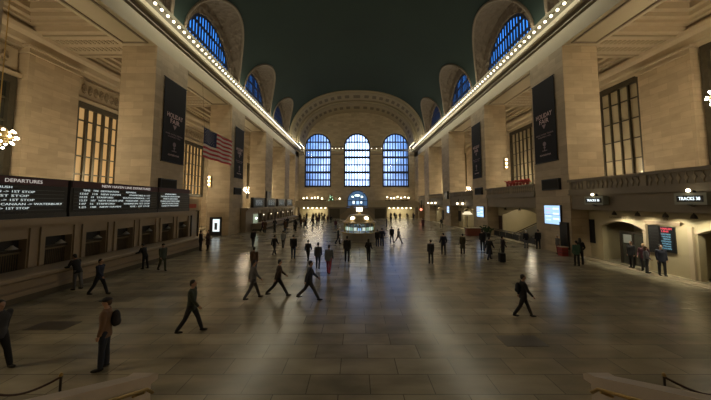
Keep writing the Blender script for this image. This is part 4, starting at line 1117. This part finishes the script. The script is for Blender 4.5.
def person(x, y, pose, face, top, bottom, label, h=1.82, skin='l', hair='k', wear='jacket', head='hair', extra=None, xc=None, group=None, z=0, lod=False):
    P = POSE[pose]
    e = bpy.data.objects.new('person', None); COL.objects.link(e); e.location = (x, y, z); e.rotation_euler = (0,0,math.radians(face)); e.empty_display_size = .2
    e.scale = (h/1.775,)*3
    tag(e, label, 'person', group)
    part(P['body'], 'body', SKIN[skin], e); part(P['trousers'], 'trousers', cloth(bottom), e); part(P[wear], wear, cloth(top), e)
    part(P['hair' if head == 'cap' else head], 'hair', HAIRC[hair], e)
    if head == 'cap': part(P['cap'], 'cap', cloth((.02,.02,.022)), e)
    for s in (1,-1): part(P['shoe%d' % s], 'shoe', cloth((.01,.009,.008)), e)
    if extra: part(P[extra], extra, cloth(xc or BLK), e)
    return e
R_ = 90
person(-7.05, 7.73, 'stand', -62, (.17,.10,.06), (.02,.025,.04), 'man in a tan jacket, black backpack and dark cap standing in the left foreground', 1.84, head='cap', hair='b', extra='backpack', xc=(.02,.016,.018))
person(-9.95, 7.75, 'walk', 80, CHAR, BLK, 'walking person cut off by the left edge, only leg and shoe showing')
person(-5.95, 9.8, 'walk', 100, (.035,.045,.03), BLK, 'person in a dark olive coat striding alone in the left middle foreground', 1.80)
person(-14.5, 14.5, 'lean', -95, BLK, GRY, 'person in a black jacket and grey trousers leaning on the ticket counter', 1.8)
person(-12.66, 13.7, 'walk', 95, NAVY, BLK, 'person in a navy jacket walking beside the ticket counter', 1.74)
person(-14.4, 18.94, 'lean', -95, BLK, BLK, 'person all in black stooping at the ticket counter, farther along it', 1.7)
person(-12.86, 18.4, 'step', 60, (.05,.065,.05), OLV, 'person in a grey-green coat walking near the ticket counter', 1.75, head='cap')
person(-14.55, 25.9, 'stand', 150, BLK, BLK, 'person in black standing at the far end of the departure boards', 1.86)
person(-14.0, 26.15, 'phone', -30, (.06,.035,.03), BLK, 'person in a dark brown coat close behind the one in black by the departure boards', 1.86, wear='coat')
person(-10.57, 28.2, 'step', 180, BLK, CHAR, 'person in black walking away alone, just right of the open left bay', 1.75)
person(-6.5, 17.2, 'stand', 180, BRN, JEAN, 'person in a round brown coat and blue jeans seen from behind left of the centre', 1.72, extra='backpack', xc=(.09,.05,.03))
person(-5.05, 13.1, 'walk', 120, GRY, CHAR, 'person in grey striding, left one of the close walking pair', 1.8)
person(-4.0, 13.5, 'stride', 110, (.05,.035,.03), BLK, 'person in a dark brown jacket striding, right one of the close walking pair', 1.8)
person(-7.2, 23.9, 'walk', 160, BLK, CHAR, 'slim person in black walking below the four small boards', 1.72)
person(-7.42, 27.6, 'step', 180, LGR, CHAR, 'person in a light grey top walking away, left of centre', 1.7)
person(-5.25, 22.3, 'stand', 180, BLK, JEAN, 'person in a long black coat over blue jeans standing left of centre', 1.88)
person(-3.95, 21.5, 'walk', 170, BLK, BLK, 'person in black walking with legs apart, between the light grey top and the centre', 1.62)
person(-2.45, 13.0, 'stride', 95, (.025,.03,.05), CHAR, 'tall person in dark blue striding just left of the middle of the floor', 1.85)
person(-2.85, 18.95, 'step', 180, CHAR, BLK, 'person in charcoal walking just left of the person in red', 1.75)
person(-2.0, 17.6, 'step', 170, (.10,.11,.12), RED, 'person in red trousers and a grey top left of the booth', 1.8, head='hair', hair='k')
person(-.98, 21.2, 'stand', 180, BLK, BLK, 'man in a black suit standing with legs apart facing the booth', 1.9)
person(-2.2, 30.2, 'step', 90, (.02,.03,.035), BLK, 'person in dark clothes standing close to the left side of the booth', 1.75)
person(.65, 21.5, 'pocket', 150, BLK, BLK, 'woman in black with long hair standing right of the man in the suit', 1.65, head='long_hair')
person(1.85, 28.4, 'stand', 180, BLK, NAVY, 'person in black, left one of two standing right of the booth', 1.72)
person(2.35, 28.8, 'pocket', 180, NAVY, NAVY, 'person in navy, right one of two standing right of the booth', 1.82)
person(3.65, 31.0, 'step', 180, BLK, CHAR, 'person in a black jacket walking away right of the booth pair', 1.8)
person(4.3, 30.6, 'stride', 110, (.10,.10,.10), (.14,.13,.12), 'person in pale grey trousers taking a long stride right of the booth', 1.7)
person(5.1, 20.5, 'stand', 180, CHAR, BLK, 'slim person in charcoal standing right of centre', 1.72)
person(7.1, 23.95, 'pocket', 180, NAVY, BLK, 'person in a dark blue jacket standing right of centre, hands at the chest', 1.84)
person(11.0, 47.3, 'stand', 180, MAR, BLK, 'person in a dark red-brown coat far off before the right passage', 1.85, wear='coat')
person(14.7, 49.2, 'step', 180, BLK, BLK, 'person in black far off by the fourth right arch', 1.8)
person(8.9, 24.4, 'stand', 180, (.055,.05,.03), BLK, 'person in a long olive coat standing right of centre', 1.72, wear='coat')
person(11.3, 25.9, 'stand', 150, BLK, BLK, 'person in black at the back of the group with luggage', 1.9)
person(10.0, 21.9, 'walk', 120, BLK, NAVY, 'person in black pulling luggage, walking in the right-hand group', 1.8, wear='coat')
person(11.25, 22.3, 'phone', 90, (.03,.02,.022), BLK, 'person in a dark maroon jacket at the right of the luggage group', 1.78)
person(16.2, 27.4, 'stand', 180, BLK, GRY, 'person in black with grey trousers standing by the low railing', 1.72, hair='w')
person(17.05, 26.9, 'stand', 170, BLK, BLK, 'person in black next to the big right pier, at the near end of the railing', 1.85)
person(15.1, 19.8, 'stand', 175, GRN, BLK, 'person in a green jacket seen from behind, in front of the right pier', 1.74, wear='jacket', extra='shoulder_bag', xc=(.05,.09,.06))
person(15.75, 20.3, 'pocket', 165, BLK, BLK, 'person in black right beside the one in the green jacket', 1.86, head='long_hair')
person(18.35, 19.2, 'stand', -80, BLK, BLK, 'person in black leaning by the door inside the lettered arch', 1.8)
person(18.3, 18.35, 'pocket', -60, MAR, CHAR, 'person in a dark maroon top standing by the wall before the blank black board', 1.75, hair='y')
person(18.2, 17.2, 'stand', -20, (.012,.015,.03), BLK, 'person in navy standing before the red-lettered board', 1.85)
person(17.95, 17.85, 'pocket', 60, GRY, CHAR, 'person in grey standing between the ones in maroon and navy', 1.65, head='long_hair', hair='b')
person(6.15, 11.1, 'walk', 75, BLK, BLK, 'lone person in black striding across the right foreground', 1.66, extra='backpack')
person(17.0, 24.45-.2, 'stand', -90, (.12,.11,.10), (.2,.03,.03), 'pale-haired person standing behind the small red stand', 1.62, hair='w')
# luggage of the group
e = empty('suitcase', (10.5, 21.0, 0), 'dark wheeled suitcase pulled by the right-hand group', 'suitcase')
MB().box(10.3, 10.7, 20.85, 21.15, .05, .68).build('shell', cloth(BLK), e)
b = MB()
for x in (10.36, 10.64): b.tube([(x-.02, 21.0, .05), (x+.02, 21.0, .05)], .045, 10)
b.build('wheels', M_black, e)
MB().tube([(10.4, 21.1, .66), (10.4, 21.12, 1.0), (10.6, 21.12, 1.0), (10.6, 21.1, .66)], .012, 6).build('handle', M_black, e)
# distant crowds
random.seed(21)
def crowd(pts, label, group, zz=0):
    for x, y in pts:
        person(x, y, random.choice(['stand','step','walk','pocket','phone']), random.choice([0,180,170,90,-90,150]), random.choice([BLK,BLK,NAVY,CHAR,BRN,MAR]), random.choice([BLK,CHAR,JEAN,BLK]), label, random.uniform(1.68,1.9), head=random.choice(['hair','hair','long_hair']), hair=random.choice('kkb'), group=group, wear=random.choice(['jacket','jacket','coat']), z=zz)
crowd([(-14.3,42.2),(-13.6,41.2),(-13.1,44.4),(-12.4,42.0),(-11.9,45.9),(-11.2,43.5),(-10.6,47.0),(-9.7,44.0),(-10.1,50.5),(-9.0,48.6),(-12.6,50.6),(-8.3,52.5)],
      'dark-clad person in the loose crowd before the farther ticket office', 'crowd before the farther ticket office')
crowd([(-14.8,72),(-14.0,69),(-13.2,74),(-12.6,70),(-11.9,66),(-11.3,72),(-10.6,68.5),(-10.1,75),(-9.4,71),(-9.0,66.5),(-8.4,73),(-7.6,64),(-13.7,77),(-11.5,79),(-9.9,79.5),(-12.4,62),(-8.2,58),(-9.6,60),(-10.8,57),(-7.0,56),(-6.4,61),(-11.6,63.5),(-9.1,63)],
      'dark person in the crowd before the lit left passage, far end', 'crowd before the far left passage')
crowd([(9.2,76),(9.9,71),(10.6,79),(11.3,74),(12.0,77),(12.7,70),(13.6,76),(14.6,72),(15.6,77.5),(8.3,69)],
      'dark person in the crowd before the lit right passage, far end', 'crowd before the far right passage')
crowd([(-5.6,60),(-3.6,46),(5.4,52),(7.2,60)], 'small dark figure far off on the open floor behind the booth', 'figures behind the booth')
crowd([(-14.6,81.2),(-10.9,81.2),(-9.2,81.3),(9.6,81.3),(12.6,81.2),(15.2,81.2)], 'small figure standing at the far balcony restaurant', 'guests on the far balcony', 3.6)

for o in list(S.objects):
    if '_local' in o: del o['_local']
